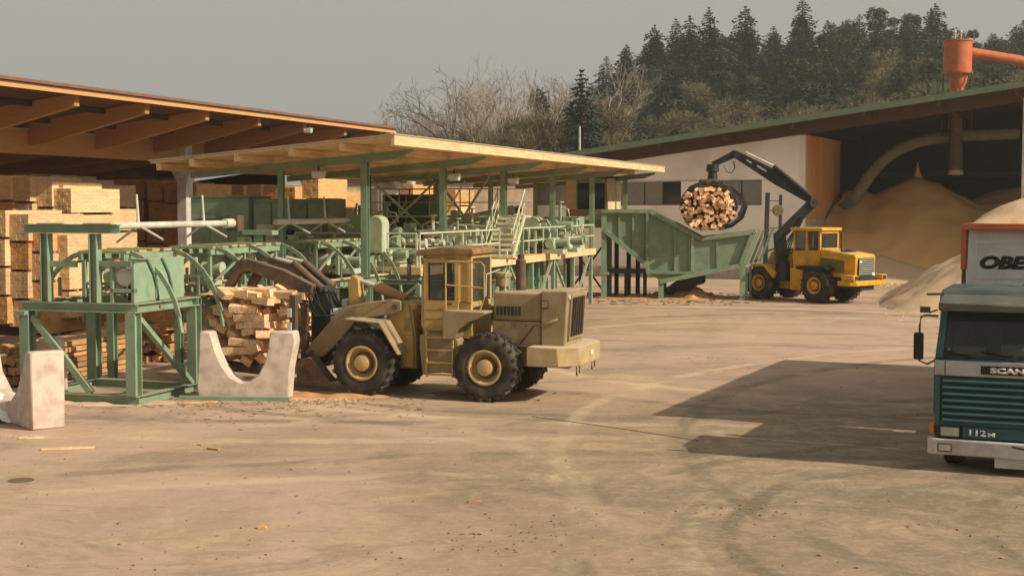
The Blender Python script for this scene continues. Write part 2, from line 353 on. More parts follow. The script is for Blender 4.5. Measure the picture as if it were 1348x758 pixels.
# ------------------------------------------------------------------ saw line canopy
t2 = thing('saw_line_canopy', 'green steel framed canopy with pale board roof edge over the sawmill machines', 'canopy', A(0, 0), RA)
EX, LX, CY0, CY1 = 1.68, -5.69, -1.84, 31
SLP = tan_ = .085
def cz(x): return 6.14-SLP*(EX-x)
m = MB(); m.prism([(EX, 6.14), (LX, cz(LX)), (LX, cz(LX)-.06), (EX, 6.08)], (0,(CY0+CY1)/2,0), (1,0,0), (0,0,1), CY1-CY0); m.obj('roof_deck', pinew, t2)
m = MB(); m.prism([(EX+.03, 6.17), (LX-.05, cz(LX)+.03), (LX-.05, cz(LX)+.003), (EX+.03, 6.143)], (0,(CY0+CY1)/2,0), (1,0,0), (0,0,1), CY1-CY0+.1); m.obj('roof_sheet', mat('grey_roof_felt', (.42,.36,.28), .9), t2)
for k in range(5):
    a_ = CY0+k*(CY1-CY0)/5; b_ = CY0+(k+1)*(CY1-CY0)/5
    m = MB(); m.bb(EX-.09, EX+.0, a_+.012, b_-.012, 5.87, 6.078); m.obj('fascia', pinew, t2)
base = None
for x in (.15, -1.35, -3.0, -4.4, -5.45):
    z1 = cz(x)-.063
    if base is None:
        m = MB(); m.bb(-.07, .07, CY0+.02, CY1-.05, -.2, 0); base = m.obj('purlin', pinew, t2, loc=(x,0,z1))
    else: inst(base, loc=(x,0,z1), parent=t2)
bm_, p1_, p2_, br_ = None, None, None, None
for k in range(6):
    y = k*5.98
    if bm_ is None:
        m = MB(); zt = -.27
        m.xz([(1.44, cz(1.44)-.28), (1.44, cz(1.44)-.36), (.9, cz(.9)-.52), (-5.5, cz(-5.5)-.46), (-5.5, cz(-5.5)-.28)], -.07, .07)
        bm_ = m.obj('frame_beam', green, t2, loc=(0,y,0))
        m = MB(); m.ibar((0,0,2.3), (0,0,cz(0)-.5), .19, .20, .02, up=(0,1,0)); p1_ = m.obj('post', green, t2, loc=(0,y,0))
        m = MB(); m.ibar((0,0,2.3), (0,0,cz(-2.6)-.5), .16, .16, .02, up=(0,1,0)); p2_ = m.obj('post', green, t2, loc=(-2.6,y,0))
    else:
        inst(bm_, loc=(0,y,0), parent=t2)
        if k == 2: m = MB(); m.ibar((0,0,3.95), (0,0,cz(0)-.5), .19, .20, .02, up=(0,1,0)); m.obj('post', green, t2, loc=(0,y,0))
        else: inst(p1_, loc=(0,y,0), parent=t2)
        inst(p2_, loc=(-2.6,y,0), parent=t2)
m = MB(); m.bar((-2.6,6,3.0), (-2.6,12,5.2), .06, .06); m.obj('wind_brace', green, t2)
m = MB(); m.bar((-2.6,12,3.0), (-2.6,6,5.2), .06, .06); m.obj('wind_brace', green, t2)
m = MB(); m.bar((-2.6,12.2,2.4), (-2.6,17.8,5.5), .07, .07); m.obj('wind_brace', pgreen, t2)
m = MB(); m.bar((-2.6,17.8,2.4), (-2.6,12.2,5.2), .07, .07); m.obj('wind_brace', green, t2)

def floodlight(p, label, rz=RA):
    f = thing('floodlight', label, 'floodlight', p, rz, None)
    m = MB(); m.xz([(-.2,0),(.2,0),(.16,-.22),(-.16,-.22)], -.1, .1); m.obj('housing', galv, f, bevel=.02)
    m = MB(); m.bb(-.17,.17,-.115,-.102,-.19,-.04); m.obj('lens', white2, f)
    m = MB(); m.bb(-.02,.02,-.02,.02,0,.14); m.obj('bracket', dark, f)
floodlight(A(-1.35,-.15,cz(-1.35)-.62), 'small pale floodlight on the nearest green beam, left of the front post of the canopy')
floodlight(A(.45,5.8,cz(.45)-.75), 'small floodlight under the second green canopy beam')
floodlight(A(.35,12.0,cz(.3)-.75), 'small floodlight under the third green canopy beam')
floodlight(A(-4.2,4.9,6.75)*(4/3)+V((0,0,-4.3/3)), 'white floodlight hung from a rafter end of the lumber shed roof')

# ------------------------------------------------------------------ storage hall (right)
CH = V((16.65, 82.7, 0)); RH = -R(25)
hx, hy = V((cos(RH), sin(RH), 0)), V((-sin(RH), cos(RH), 0))
def H(x, y, z=0): return CH+hx*x+hy*y+V((0,0,z))
h = thing('storage_hall', 'long white walled hall with green monopitch roof and open sawdust bay', 'hall', CH, RH)
def hz(x): return 9.25+.128*x
hz0, HX0, HX1 = 0, -22, 34
def wallpiece(x0, x1, z0, ztop, y0=0, y1=.3, nm='wall', mt=white):
    m = MB(); zt = (lambda x: hz(x)-.9) if ztop is None else (lambda x: ztop)
    m.prism([(x0,z0),(x1,z0),(x1,zt(x1)),(x0,zt(x0))], (0,(y0+y1)/2,0), (1,0,0), (0,0,1), y1-y0); return m.obj(nm, mt, h)
# white wall with window openings (z 4.25 .. 5.75)
WZ0, WZ1 = 4.3, 5.8
wallpiece(HX0, 0, 0, WZ0); wallpiece(HX0, 0, WZ1, None)
wins = [(-13.2,-9.0,-7.2)] ; 
def hxu(u):
    r = (u-674)/FPX; return (r*CH.y-CH.x)/(hx.x-r*hx.y)
groups = [(hxu(700), hxu(768), 3), (hxu(800), hxu(896), 4), (hxu(922), hxu(1002), 3)]
prev = HX0
for (a_, b_, n_) in groups:
    wallpiece(prev, a_, WZ0, WZ1); prev = b_
    m = MB()
    for z in (WZ0, WZ1): m.bb(a_, b_, .08, .18, z-.04 if z == WZ1 else z, z if z == WZ1 else z+.04)
    wf = m.obj('window', dark, h)
    for k in range(n_):
        x0 = a_+(b_-a_)*k/n_; x1 = a_+(b_-a_)*(k+1)/n_
        m = MB(); m.bb(x0+.04, x1-.04, .12, .15, WZ0+.05, WZ1-.05)
        pn = m.obj('pane', greyglass, wf)
        if n_ == 4 and k == 3: pn.data.materials[0] = darkglass; pn['label'] = 'dark open pane beside the grey ones'
        m = MB(); m.bb(x0-.03 if k else x0, x0+.03, .09, .17, WZ0+.04, WZ1-.04); m.obj('mullion', dark, wf)
wallpiece(prev, 0, WZ0, WZ1)
wallpiece(HX0, -.02, 0, .55, -.06, -.003, 'plinth', concrete)
m = MB(); m.bb(0,0+.35,0.302,18,0,3.5); m.obj('bay_side_base', concrete, h)
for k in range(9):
    m = MB(); m.bb(.02,.2,.302+k*1.96,.302+k*1.96+1.95,3.5,hz(0)-.85); m.obj('board_panel', orangew if k < 5 else darkw, h)  # inner panels coloured dark to stand in for the shade deeper in the bay
m = MB(); m.bb(0,.34,.0,.3,0,hz(0)-.9); m.obj('corner_pier', white, h)
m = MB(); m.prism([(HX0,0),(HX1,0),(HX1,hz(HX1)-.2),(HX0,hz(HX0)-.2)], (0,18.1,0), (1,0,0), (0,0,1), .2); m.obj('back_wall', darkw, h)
m = MB(); m.bb(12.2,12.8,-.05,.5,0,hz(12.2)-.7); m.obj('column', white2, h, bevel=.02)
m = MB(); m.bb(24.5,25.1,-.05,.5,0,hz(24.5)-.7); m.obj('column', white2, h, bevel=.02)
m = MB(); m.bb(HX1-.3,HX1,0,18,0,hz(HX1)-.9); m.obj('end_wall', white, h)
m = MB(); m.bb(HX0,HX0+.3,.3,18,0,hz(HX0)-.9); m.obj('end_wall', white, h)
xa, xb = -23.2, 36
m = MB(); m.prism([(xa,hz(xa)-.16),(xb,hz(xb)-.16),(xb,hz(xb)),(xa,hz(xa))], (0,8.4,0), (1,0,0), (0,0,1), 20.4); m.obj('roof_sheet', roofgr, h)
m = MB(); m.prism([(xa,hz(xa)-.3),(xb,hz(xb)-.3),(xb,hz(xb)+.03),(xa,hz(xa)+.03)], (0,-1.84,0), (1,0,0), (0,0,1), .06); m.obj('fascia', roofgr, h)
m = MB(); m.prism([(xa,hz(xa)-.24),(xb,hz(xb)-.24),(xb,hz(xb)-.163),(xa,hz(xa)-.163)], (0,8.2,0), (1,0,0), (0,0,1), 19.8); m.obj('soffit', soffit, h)
m = MB(); m.prism([(HX0,hz(HX0)-.9),(HX1,hz(HX1)-.9),(HX1,hz(HX1)-.25),(HX0,hz(HX0)-.25)], (0,.14,0), (1,0,0), (0,0,1), .28); m.obj('edge_beam', soffit, h)
base = None
for k in range(14):
    x = -20+k*4.0
    m = MB(); m.bb(x-.09,x+.09,-1.7,17.8,hz(x)-.62,hz(x)-.245)
    if k % 1 == 0: m.obj('rafter', soffit, h)
for z in (6.2,):
    m = MB(); m.bb(.36,24,17.0,17.3,z,z+.3); m.obj('tie_beam', soffit, h)

# sawdust in the bay
def bay(x, y):
    def cone(cx, cy, hgt, s): 
        d = sqrt((x-cx)**2+(y-cy)**2); return hgt-s*(sqrt(d*d+.5)-.7)
    z = max(cone(5.0,10.5,6.1,.60), cone(1.4,10.0,5.3,.50), cone(1.5,5.5,3.2,.55), cone(10.5,14.5,5.5,.36), cone(16,13,4.2,.4))
    z += .14*nz(x,y,.6)-.25*abs(nz(x,y,.55,5))+.07*nz(x,y,2.2)+.03*nz(x,y,5)+.18*nz(x,y,.25)
    if x < .5: z = min(z, 4.3)
    return max(z, -.06)
b_ = heap_field(bay, .36, 30, .6, 17.9, .3); o = b_.obj('sawdust_heap', sawd, None, loc=CH, rz=RH, ang=80); tag(o, 'huge orange sawdust heap filling the open storage bay', 'sawdust heap')
m = MB(); m.lathe([(0,.55),(.35,.28),(.7,.13),(1.1,.05),(1.3,.01)], (0,0,0), (0,0,1), 14)
o = m.obj('sawdust_trickle', sawd, None, loc=H(5.0,10.5,5.75), ang=80); tag(o, 'thin pointed spout of sawdust on the peak of the orange heap', 'sawdust')
# heap outside, in front of the bay
def heap2(x, y):
    # long ridge: front slope towards the yard, short left flank
    yy = y+.35*x; fr = .70*(yy+6.5); lt = .64*(x+6.2-.25*y); bk = .70*(9.5-yy)
    z = min(fr, lt, bk, 5.2); k_ = 1.2
    z = -k_*math.log(math.exp(-fr/k_)+math.exp(-lt/k_)+math.exp(-bk/k_)+math.exp(-5.4/k_))
    return max(z+.16*nz(x,y,.6)-.22*abs(nz(x,y,.9,3))+.07*nz(x,y,2.5)+.04*nz(x,y,6), -.05)
hp = gr(1165,410); o = heap_field(heap2, -8.5, 12, -12, 12, .28).obj('sawdust_pile', sawp, None, loc=(21.6,60.0,0), ang=80); tag(o, 'pale sawdust pile on the yard between the sawdust bay and the truck', 'sawdust pile')
def apron(x, y):
    d = sqrt((x/5.2)**2+(y/2.6)**2); return 1.5*max(0, 1-d)**1.0+.03*nz(x,y,1.5)-.03
a0 = gr(1185,372); o = heap_field(apron, -5.3, 5.3, -2.8, 2.8, .25).obj('sawdust_spill', sawp, None, loc=(a0.x-.6,a0.y+2,0), rz=RH, ang=80); tag(o, 'low pale sawdust spill in the sun at the mouth of the bay', 'sawdust spill')

# ducts and cyclone
d = thing('blower_duct', 'curved grey green duct arching down inside the open sawdust bay', 'duct', H(6,12.5), RH)
pts = [at(u, v, 89) for u, v in ((1120,268),(1131,252),(1146,230),(1163,211),(1184,196),(1208,187),(1236,182),(1275,179),(1340,176))]
m = MB(); m.tube(pts, .36, 14); m.obj('pipe', mat('duct_paint', (.24,.25,.13), .7, dirt=(.3,.2,.1)), d, world=True)
m = MB(); m.cyl(at(1113,277,89), at(1122,266,89), .55, .42, 14); m.obj('nozzle', dgreen, d, world=True)
cyp = at(1260,117,88); cy = thing('cyclone', 'red orange cyclone separator standing on the hall roof above the sawdust bay', 'cyclone', (cyp.x, cyp.y, 9.9))
m = MB(); m.lathe([(1.55,.38),(1.9,.55),(2.5,.66),(2.52,.84),(4.35,.84),(4.4,.9),(4.48,.9),(4.5,.3)], (0,0,0), (0,0,1), 28); m.obj('drum', redm, cy)
m = MB(); m.lathe([(-1.2,.3),(.0,.36),(1.55,.4)], (0,0,0), (0,0,1), 20); m.obj('outlet_cone', redm, cy)
m = MB(); m.lathe([(2.44,.9),(2.56,.92),(2.56,.86)], (0,0,0), (0,0,1), 28); m.obj('ring', redm, cy)
for k in range(4):
    a_ = pi/4+k*pi/2; m = MB(); m.bar((.93*cos(a_),.93*sin(a_),2.5), (1.0*cos(a_),1.0*sin(a_),-1.0), .07, .07); m.obj('leg', rust, cy)
for dx in (-.18,.18):
    m = MB(); m.cyl((dx,0,4.4), (dx,0,5.0), .05, .05, 8); m.cyl((dx,0,4.95), (dx,0,5.1), .1, .04, 8); m.obj('vent_pipe', galv, cy)
for k in range(7):
    a_ = k*2*pi/7; m = MB(); m.cyl((.6*cos(a_),.6*sin(a_),4.45), (.6*cos(a_),.6*sin(a_),4.68), .05, .05, 6); m.obj('bolt', rust, cy)
m = MB(); m.cyl((.75,.1,3.75), (9.5,.3,2.35), .33, .33, 18); m.obj('inlet_pipe', redm, cy)
dp = thing('down_pipe', 'grey vertical pipe hanging from the hall roof below the red cyclone', 'pipe', (cyp.x, cyp.y, 6.2))
m = MB(); m.cyl((0,0,.0), (0,0,3.6), .42, .36, 16); m.obj('pipe', mat('grey_sleeve', (.16,.13,.10), .7), dp)
m = MB(); m.cyl((0,0,-.05), (0,0,.25), .46, .44, 16); m.obj('collar', galv, dp)
# thin pole behind the canopy
pp = at(763,200,95); m = MB(); m.cyl((0,0,-2), (0,0,4.3+103*95/FPX-pp.z), .09, .06, 8); o = m.obj('lightning_pole', galv, None, loc=pp); tag(o, 'thin pale pole standing up behind the canopy roof', 'pole')
# offices / low hall behind the saw line
def fb(u0, u1, v0, Y, mt, label, name='low_building', zb=0, dep=5, cat='building'):
    p = at(u0, v0, Y); q = at(u1, v0, Y); hgt = p.z; wd = q.x-p.x
    b = thing(name, label, cat, (p.x, Y, 0), 0)
    m = MB(); m.bb(0, wd, 0, dep, 0, hgt); m.obj('wall', mt, b)
    m = MB(); m.bb(-.2, wd+.2, -.3, dep+.2, hgt+.002, hgt+.18); m.obj('roof', soffit, b)
    return b, wd, hgt
b, wd, hgt = fb(430, 705, 236, 84, brickm, 'low brown and pale walled building seen behind the machines under the canopy')
for k in range(4):
    m = MB(); m.bb(1.0+k*2.0, 2.3+k*2.0, -.06, -.003, 3.6, 5.2); m.obj('wall_panel', (cream, white, cream, white)[k], b)
# ------------------------------------------------------------------ hill and trees
def sstep(a, b, x): t_ = max(0, min(1, (x-a)/(b-a))); return t_*t_*(3-2*t_)
def terr(x, y):
    f = sstep(-20, 35, x-.05*(y-200))
    return -.3+sstep(118, 300, y)*(4+23*f)+.8*nz(x,y,.03)*sstep(118,150,y)
hm = MB(); X0_, Y0_, st = -400, 112, 9; nx = 89; ny = 34
hm.add([(X0_+i*st, Y0_+j*st, terr(X0_+i*st, Y0_+j*st)) for j in range(ny) for i in range(nx)],
       [(j*nx+i, j*nx+i+1, (j+1)*nx+i+1, (j+1)*nx+i) for j in range(ny-1) for i in range(nx-1)])
struct(hm.obj('hillside', mat('forest_floor', (.15,.12,.065), .95, dirt=(.10,.11,.05), damt=.6, ds=.1, vs=.2, bump=0)))
def leafmat(name, col, var=.35, rnd=.2):
    return mat(name, col, .9, var=var, vs=1.2, bump=0, rnd=rnd, spec=.1)
sprm = leafmat('spruce_needles', (.026,.052,.032)); sprm2 = leafmat('dark_spruce_needles', (.017,.038,.027))
pinm = leafmat('mixed_foliage', (.055,.072,.036)); twm = leafmat('bare_twigs', (.25,.21,.165), rnd=.15); twm2 = leafmat('brown_brush', (.14,.115,.060), rnd=.2)
twm3 = leafmat('olive_brown_twigs', (.16,.14,.075), rnd=.25)
bark = mat('bark', (.10,.08,.06), .95)
def spruce(seed, H_=20, rad=4.6, gap=.1, mt=None):
    r = random.Random(seed); mb = MB(); n = 40
    for i in range(n):
        t_ = i/(n-1); z = H_*(.10+.90*t_); R_ = rad*(1-t_)**.72*(.72+.45*r.random())+.12
        nb = 9 if t_ < .8 else 6; a0 = r.random()*6.28
        for k in range(nb):
            if r.random() < gap: continue
            a = a0+k*2*pi/nb+r.uniform(-.25,.25); L_ = R_*r.uniform(.7,1.12); dr = .28+.1*r.random()
            ca, sa = cos(a), sin(a); ns = 4 if t_ < .85 else 2
            for s in range(ns):
                f0 = s/ns; f1 = (s+1.25)/ns; wd = .55*L_*(1-f0*.75)*.42+.10
                for sg in (-1, 1):
                    p0 = V((ca*L_*f0, sa*L_*f0, z-dr*L_*f0*f0)); p1 = V((ca*L_*f1, sa*L_*f1, z-dr*L_*f1*f1+.1*L_))
                    q = p0.lerp(p1, .8)+V((-sa*sg*wd, ca*sg*wd, -.25*wd-r.random()*.25))
                    mb.add([p0, p1, q], [(0,1,2)])
                if r.random() < .6:
                    c = V((ca*L_*f1*.9, sa*L_*f1*.9, z-dr*L_*f0*f0)); e = .22+.1*L_
                    mb.add([c+V((r.uniform(-e,e), r.uniform(-e,e), .1)), c+V((r.uniform(-e,e), r.uniform(-e,e), -.1)), c+V((0,0,-.9*e-.2))], [(0,1,2)])
    tr = MB(); tr.cyl((0,0,-2), (0,0,H_*.97), .26, .03, 6)
    return mb.raw('crown', mt or sprm), tr.mesh('trunk', bark)
def clumpy(seed, H_=16, rad=3.6, low=.18, mt=None, n=4200, leaf=.24):
    r = random.Random(seed); mb = MB(); cl = []
    for i in range(26):
        t_ = r.random(); z = H_*(low+(1-low)*t_); rr = rad*sqrt(max(.05, 1-(2*t_-.85)**2*.72))*r.uniform(.25,.85); a = r.random()*6.28
        cl.append((V((cos(a)*rr, sin(a)*rr, min(z, H_*.95))), r.uniform(.75,1.5)))
    for i in range(n):
        c, s = r.choice(cl); d = V((r.gauss(0,1), r.gauss(0,1), r.gauss(0,.75))); d.normalize(); p = c+d*s*r.uniform(.55,1.05)
        a = V((r.uniform(-1,1), r.uniform(-1,1), r.uniform(-.6,.6))).normalized()*leaf*r.uniform(.6,1.3); b2 = a.cross(V((r.uniform(-1,1), r.uniform(-1,1), 1))).normalized()*leaf*r.uniform(.5,1)
        mb.add([p-a, p+b2, p+a, p-b2], [(0,1,2,3)])
    tr = MB(); tr.cyl((0,0,-2), (0,0,H_*.8), .24, .06, 6)
    for c, s in cl[:14]: tr.cyl((0,0,max(1.5,c.z*.7)), c, .07, .02, 4, cap=False)
    return mb.raw('crown', mt or pinm), tr.mesh('trunk', bark)
def twiggy(seed, H_=12, rad=3.6, n=3600, mt=None, ln=.75, low=.1):
    r = random.Random(seed); mb = MB(); tr = MB(); cl = []
    for i in range(16):
        t_ = r.random(); z = H_*(low+(1-low)*t_); rr_ = rad*sqrt(max(.04, 1-(2*t_-.9)**2*.7))*r.uniform(.2,.9); a = r.random()*6.28
        cl.append((V((cos(a)*rr_, sin(a)*rr_, min(z, H_*.92))), r.uniform(.8,1.7)))
    for i in range(n):
        c, s = r.choice(cl); d = V((r.gauss(0,1), r.gauss(0,1), r.gauss(.5,.8))).normalized(); p = c+d*s*r.uniform(.1,1.05)
        e = (d+V((r.gauss(0,.4), r.gauss(0,.4), r.gauss(.4,.4)))).normalized()*ln*r.uniform(.4,1.2); sd_ = e.cross(V((r.uniform(-1,1), r.uniform(-1,1), r.uniform(-1,1)))).normalized()*.035
        mb.add([p-sd_, p+sd_, p+e], [(0,1,2)])
    tr.cyl((0,0,-2), (0,0,H_*.75), .22, .05, 6, cap=False)
    for c, s in cl: tr.cyl((0,0,max(1,c.z*.55)), c, .08, .03, 4, cap=False)
    return mb.raw('crown', mt or twm), tr.mesh('trunk', bark)
def bare(seed, H_=14, spread=.5, depth=7, up=.25, mt=None, wt=.035):
    r = random.Random(seed); cr = MB(); tr = MB()
    def grow(p, d, L_, rad_, k):
        q = p+d*L_
        (tr if k < 3 else cr).cyl(p, q, rad_, rad_*.7, 5 if k < 2 else 3, cap=False)
        if k >= depth:
            return
        for j in range(4 if k == 0 else 3 if k < 4 else 2):
            a = V((r.gauss(0,1), r.gauss(0,1), r.gauss(0,1)))
            nd = (d+a*spread*.62+V((0,0,up))).normalized()
            grow(p.lerp(q, r.uniform(.6,1)), nd, L_*r.uniform(.60,.80), max(wt*.6, rad_*.6), k+1)
    grow(V((0,0,-1.5)), V((0,0,1)), H_*.27+1.5, H_*.017, 0)
    return cr.raw('crown', mt or twm), tr.mesh('trunk', bark)
SPR = [spruce(1), spruce(2, 22, 4.0), spruce(3, 19, 5.2), spruce(4, 21, 4.4, .2), spruce(5, 23, 4.3, .15, sprm2), spruce(6, 20, 5.2, .1, sprm2)]
SPH = [20,22,19,21,23,20]
CLU = [clumpy(11), clumpy(12, 15, 4.0), clumpy(13, 17, 3.3, .12), clumpy(14, 14, 3.9, .1)]; CLH = [16,15,17,14]
BRU = [twiggy(21, 10, 4.0, 5200, twm2), twiggy(22, 9, 4.6, 5200, twm2), twiggy(23, 11, 3.8, 5200, twm2)]; BRH = [10,9,11]
BAR = [bare(31, depth=7, spread=.85, up=.12, wt=.022), bare(32, 14, .95, depth=7, up=.08, wt=.022), bare(33, 14, .6, up=.25, depth=7, wt=.022), bare(34, 14, .8, depth=7, up=.12, wt=.022)]
BARH = [max(v.co.z for v in b_[0].vertices) for b_ in BAR]; TWG = [twiggy(41, 15, 3.4, 4200, twm3, .9), twiggy(42, 16, 3.0, 4200, twm3, .9), twiggy(43, 14, 3.8, 4200, twm3, .9)]; TWH = [15,16,14]
def tree(name, pair, p, sc, label, group=None, cat='tree', rot=None):
    o = thing(name, label, cat, p, rnd.uniform(0, 6.28) if rot is None else rot, group); o.scale = sc if not isinstance(sc, (int, float)) else (sc,)*3
    new('crown', pair[0], o); new('trunk', pair[1], o); return o
def ztop(v, Y): return CAMZ+(270-v)*Y/FPX
# named skyline spruces: (u, v of tip, depth, variant)
G1 = 'spruces on the skyline of the hill'
sky_sp = [(765,94,138,4,'slim dark spruce standing alone left of the hill forest'),(822,66,215,0,'small pointed spruce at the left shoulder of the forest'),
 (860,36,235,5,'dark broad spruce rising at the left end of the tall forest skyline'),(888,28,240,1,'narrow spruce in the close pair left of the highest gap, left one'),
 (906,24,238,3,'narrow spruce in the close pair left of the highest gap, right one'),(931,13,236,4,'very tall spruce above the crane boom, just right of the close pair'),
 (978,12,236,5,'very tall dark spruce with wide skirt in the middle of the skyline'),(1053,-1,245,4,'highest spruce of the skyline, its tip near the top of the photo'),
 (1086,30,245,0,'spruce just right of the highest spruce on the skyline'),(1122,36,250,2,'broad spruce midway between the highest spruce and the cyclone'),
 (1152,22,250,1,'pointed spruce left of the dark group before the cyclone'),(1188,24,248,3,'pointed spruce in the dark group left of the cyclone'),
 (1226,8,246,5,'tall dark spruce just left of the red cyclone'),(1262,44,262,0,'spruce directly behind the red cyclone'),
 (1300,46,275,1,'spruce behind the red pipe right of the cyclone'),(1332,36,275,2,'last broad spruce at the right edge above the red pipe')]
for (u, v, Y, k, lb) in sky_sp:
    x = (u-674)/FPX*Y; zb = terr(x, Y); s = (ztop(v, Y)-zb)/SPH[k]; s = max(.5, s)
    tree('spruce_tree', SPR[k], (x, Y, zb), (s*.5+.85, s*.5+.85, s), lb)
env = [(740,150),(765,140),(790,105),(825,80),(860,62),(905,52),(950,60),(1000,62),(1053,40),(1100,42),(1150,40),(1190,40),(1226,34),(1262,62),(1300,62),(1348,54),(1500,50)]
def envv(u):
    for (a, va), (b, vb) in zip(env, env[1:]):
        if a <= u <= b: return va+(vb-va)*(u-a)/(b-a)
    return env[-1][1] if u > 1400 else 150
LB = {'s': 'dark spruce crowded inside the hill forest behind the storage hall', 'c': 'olive green rounded tree crowded inside the hill forest behind the storage hall', 'b': 'brown leafless tree on the lower edge of the hill forest', 'r': 'brown bushy scrub tree at the foot of the wooded hill'}
rr = random.Random(5)
def zone(u, row=None):
    z = next(t_ for a_, t_ in ((800,'at the left shoulder of the forest'),(835,'above the canopy roof tip'),(875,'above the hall windows'),(915,'above the left of the hanging bundle'),(955,'above the crane grapple'),(1000,'above the outer crane boom'),(1045,'above the hall corner'),
        (1090,'above the crane elbow'),(1135,'above the curved duct'),(1180,'above the sawdust bay'),(1225,'just left of the red cyclone'),(1270,'behind the red cyclone'),(1310,'behind the red inlet pipe'),(9999,'near the right photo edge')) if u < a_)
    if row is None: return z
    return ('on the skyline','just below the skyline','high on the slope','on the upper slope','halfway up the slope','on the lower slope','low above the roof','right above the roof line')[row]+' '+z
for row, (Y, du, off, kinds) in enumerate([(262,22,-16,'sssc'),(240,22,-2,'sssc'),(224,24,16,'cssc'),(208,25,36,'bscs'),(194,26,56,'cbss'),(180,27,76,'bscb'),(166,28,98,'bcbs'),(150,30,124,'brbc')]):
    u = 772+row*3+rr.uniform(0,8)
    while u < 1400:
        v = envv(u)+off+rr.uniform(-9,12); x = (u-674)/FPX*Y+rr.uniform(-1,1); yy = Y+rr.uniform(-5,5); zb = terr(x, yy); kd = rr.choice(kinds)
        v = min(v, 200-(u-757)*.155-4)
        hgt = max(5, ztop(v, yy)-zb)
        if kd == 's': k = rr.randrange(6); s = hgt/SPH[k]; tree('spruce_tree', SPR[k], (x,yy,zb), (.55*s+.85,)*2+(s,), 'dark spruce '+zone(u,row), 'dark spruces in the hill forest')
        elif kd == 'c': k = rr.randrange(4); s = hgt/CLH[k]; tree('broad_tree', CLU[k], (x,yy,zb), (.4*s+.65,)*2+(s,), 'olive green rounded tree '+zone(u,row), 'olive green trees in the hill forest')
        elif kd == 'b': k = rr.randrange(3); s = hgt/TWH[k]; tree('bare_tree', TWG[k], (x,yy,zb), (.5*s+.7,)*2+(s,), 'brown leafless tree '+zone(u,row), 'leafless trees at the forest edge')
        else: k = rr.randrange(3); s = hgt*.8/BRH[k]; tree('scrub_tree', BRU[k], (x,yy,zb), (max(.9,s**.6),)*2+(s,), 'brown scrub '+zone(u,row), 'brown scrub along the foot of the hill')
        u += du*rr.uniform(.75,1.25)
# left part: open bare trees and scrub
bt = [(545,156,215,0,'faint leafless tree at the left end, above the canopy corner'),(528,160,225,3,'faintest small leafless tree behind the tip of the lumber shed roof'),(568,166,180,2,'short leafless tree in the gap between the two groups of bare trees'),
      (634,112,150,1,'wide leafless tree with spreading crown left of the small round conifer'),(610,130,165,0,'leafless tree on the left edge of the wide bare group'),(678,104,155,2,'tall upright leafless tree above the middle of the canopy roof'),(655,120,172,3,'leafless tree between the wide and the tall bare trees'),
      (722,116,170,2,'slim leafless tree between the small conifer and the lone spruce'),(742,122,180,0,'leafless tree just left of the lone slim spruce'),(790,104,190,3,'grey leafless tree between the lone spruce and the forest'),(808,90,212,2,'thin leafless tree at the left shoulder of the forest')]
for (u, v, Y, k, lb) in bt:
    x = (u-674)/FPX*Y; zb = terr(x, Y); s = 1.18*(ztop(v, Y)-zb)/BARH[k]; tree('bare_tree', BAR[k], (x, Y, zb), s, lb)
for q_ in (): pass
Y = 172; x = (704-674)/FPX*Y; zb = terr(x, Y); tree('broad_tree', CLU[3], (x,Y,zb), (.75,.75,(ztop(124,Y)-zb)/14), 'small dark round conifer between the leafless trees')
for (u, v, Y) in [(596,176,160),(620,170,158),(645,166,150),(668,158,162),(690,152,150),(712,150,158),(735,150,150),(758,156,158),(776,146,152),(795,150,160),(700,170,140),(730,172,138),(760,172,140),(660,176,138),(630,182,140),(800,176,140)]:
    x = (u-674)/FPX*Y+rr.uniform(-1,1); zb = terr(x, Y); k = rr.randrange(3); s = max(.4, (ztop(v+9, Y)-zb)/BRH[k]); tree('scrub_tree', BRU[k], (x,Y,zb), (max(.8, s), max(.8, s), s), 'brown scrub above the canopy roof '+('left of the lone slim spruce' if u < 765 else 'right of the lone slim spruce'), 'brown scrub along the foot of the hill')
for (u, v, Y) in [(560,182,210),(590,184,200)]:
    x = (u-674)/FPX*Y; zb = terr(x, Y); k = rr.randrange(3); s = max(.4, (ztop(v, Y)-zb)/BRH[k]); tree('scrub_tree', BRU[k], (x,Y,zb), s, 'low brown scrub behind the tip of the lumber shed roof', 'brown scrub along the foot of the hill')
# ------------------------------------------------------------------ lumber packs
def pack_mesh(seed, W=.78, Lg=3.0, Hh=.86, cols=5, rows=7):
    r = random.Random(seed); mb = MB(); bw = W/cols; bh = Hh/rows
    for j in range(rows):
        for i in range(cols):
            e = r.uniform(-.012,.012)
            mb.bb(-W+i*bw+.002, -W+(i+1)*bw-.002, e, Lg+e+r.uniform(-.01,.01), .08+j*bh+.001, .08+(j+1)*bh-.002)
    return mb.mesh('boards', lumber, smooth=False)
PK = [pack_mesh(s) for s in (1,2,3)]; PKO = [m_.copy() for m_ in PK]
for m_ in PKO: m_.materials[0] = lumber2
bmx = MB(); bmx.bb(-.78,0,-.05,.05,0,.078); BEAR = bmx.mesh('bearer', slabm)
def pack(p, rz, label, group, k, orange=False, sc=(1,1,1)):
    o = thing('lumber_pack', label, 'lumber pack', p, rz, group); o.scale = sc
    b = new('boards', (PKO if orange else PK)[k % 3], o); b['kind'] = 'stuff'
    new('bearer', BEAR, o, (0,.45,0)); new('bearer', BEAR, o, (0,2.5,0)); return o
ORD = ['topmost','second','third','fourth','fifth','sixth','seventh','eighth','ninth']
NTH = {}
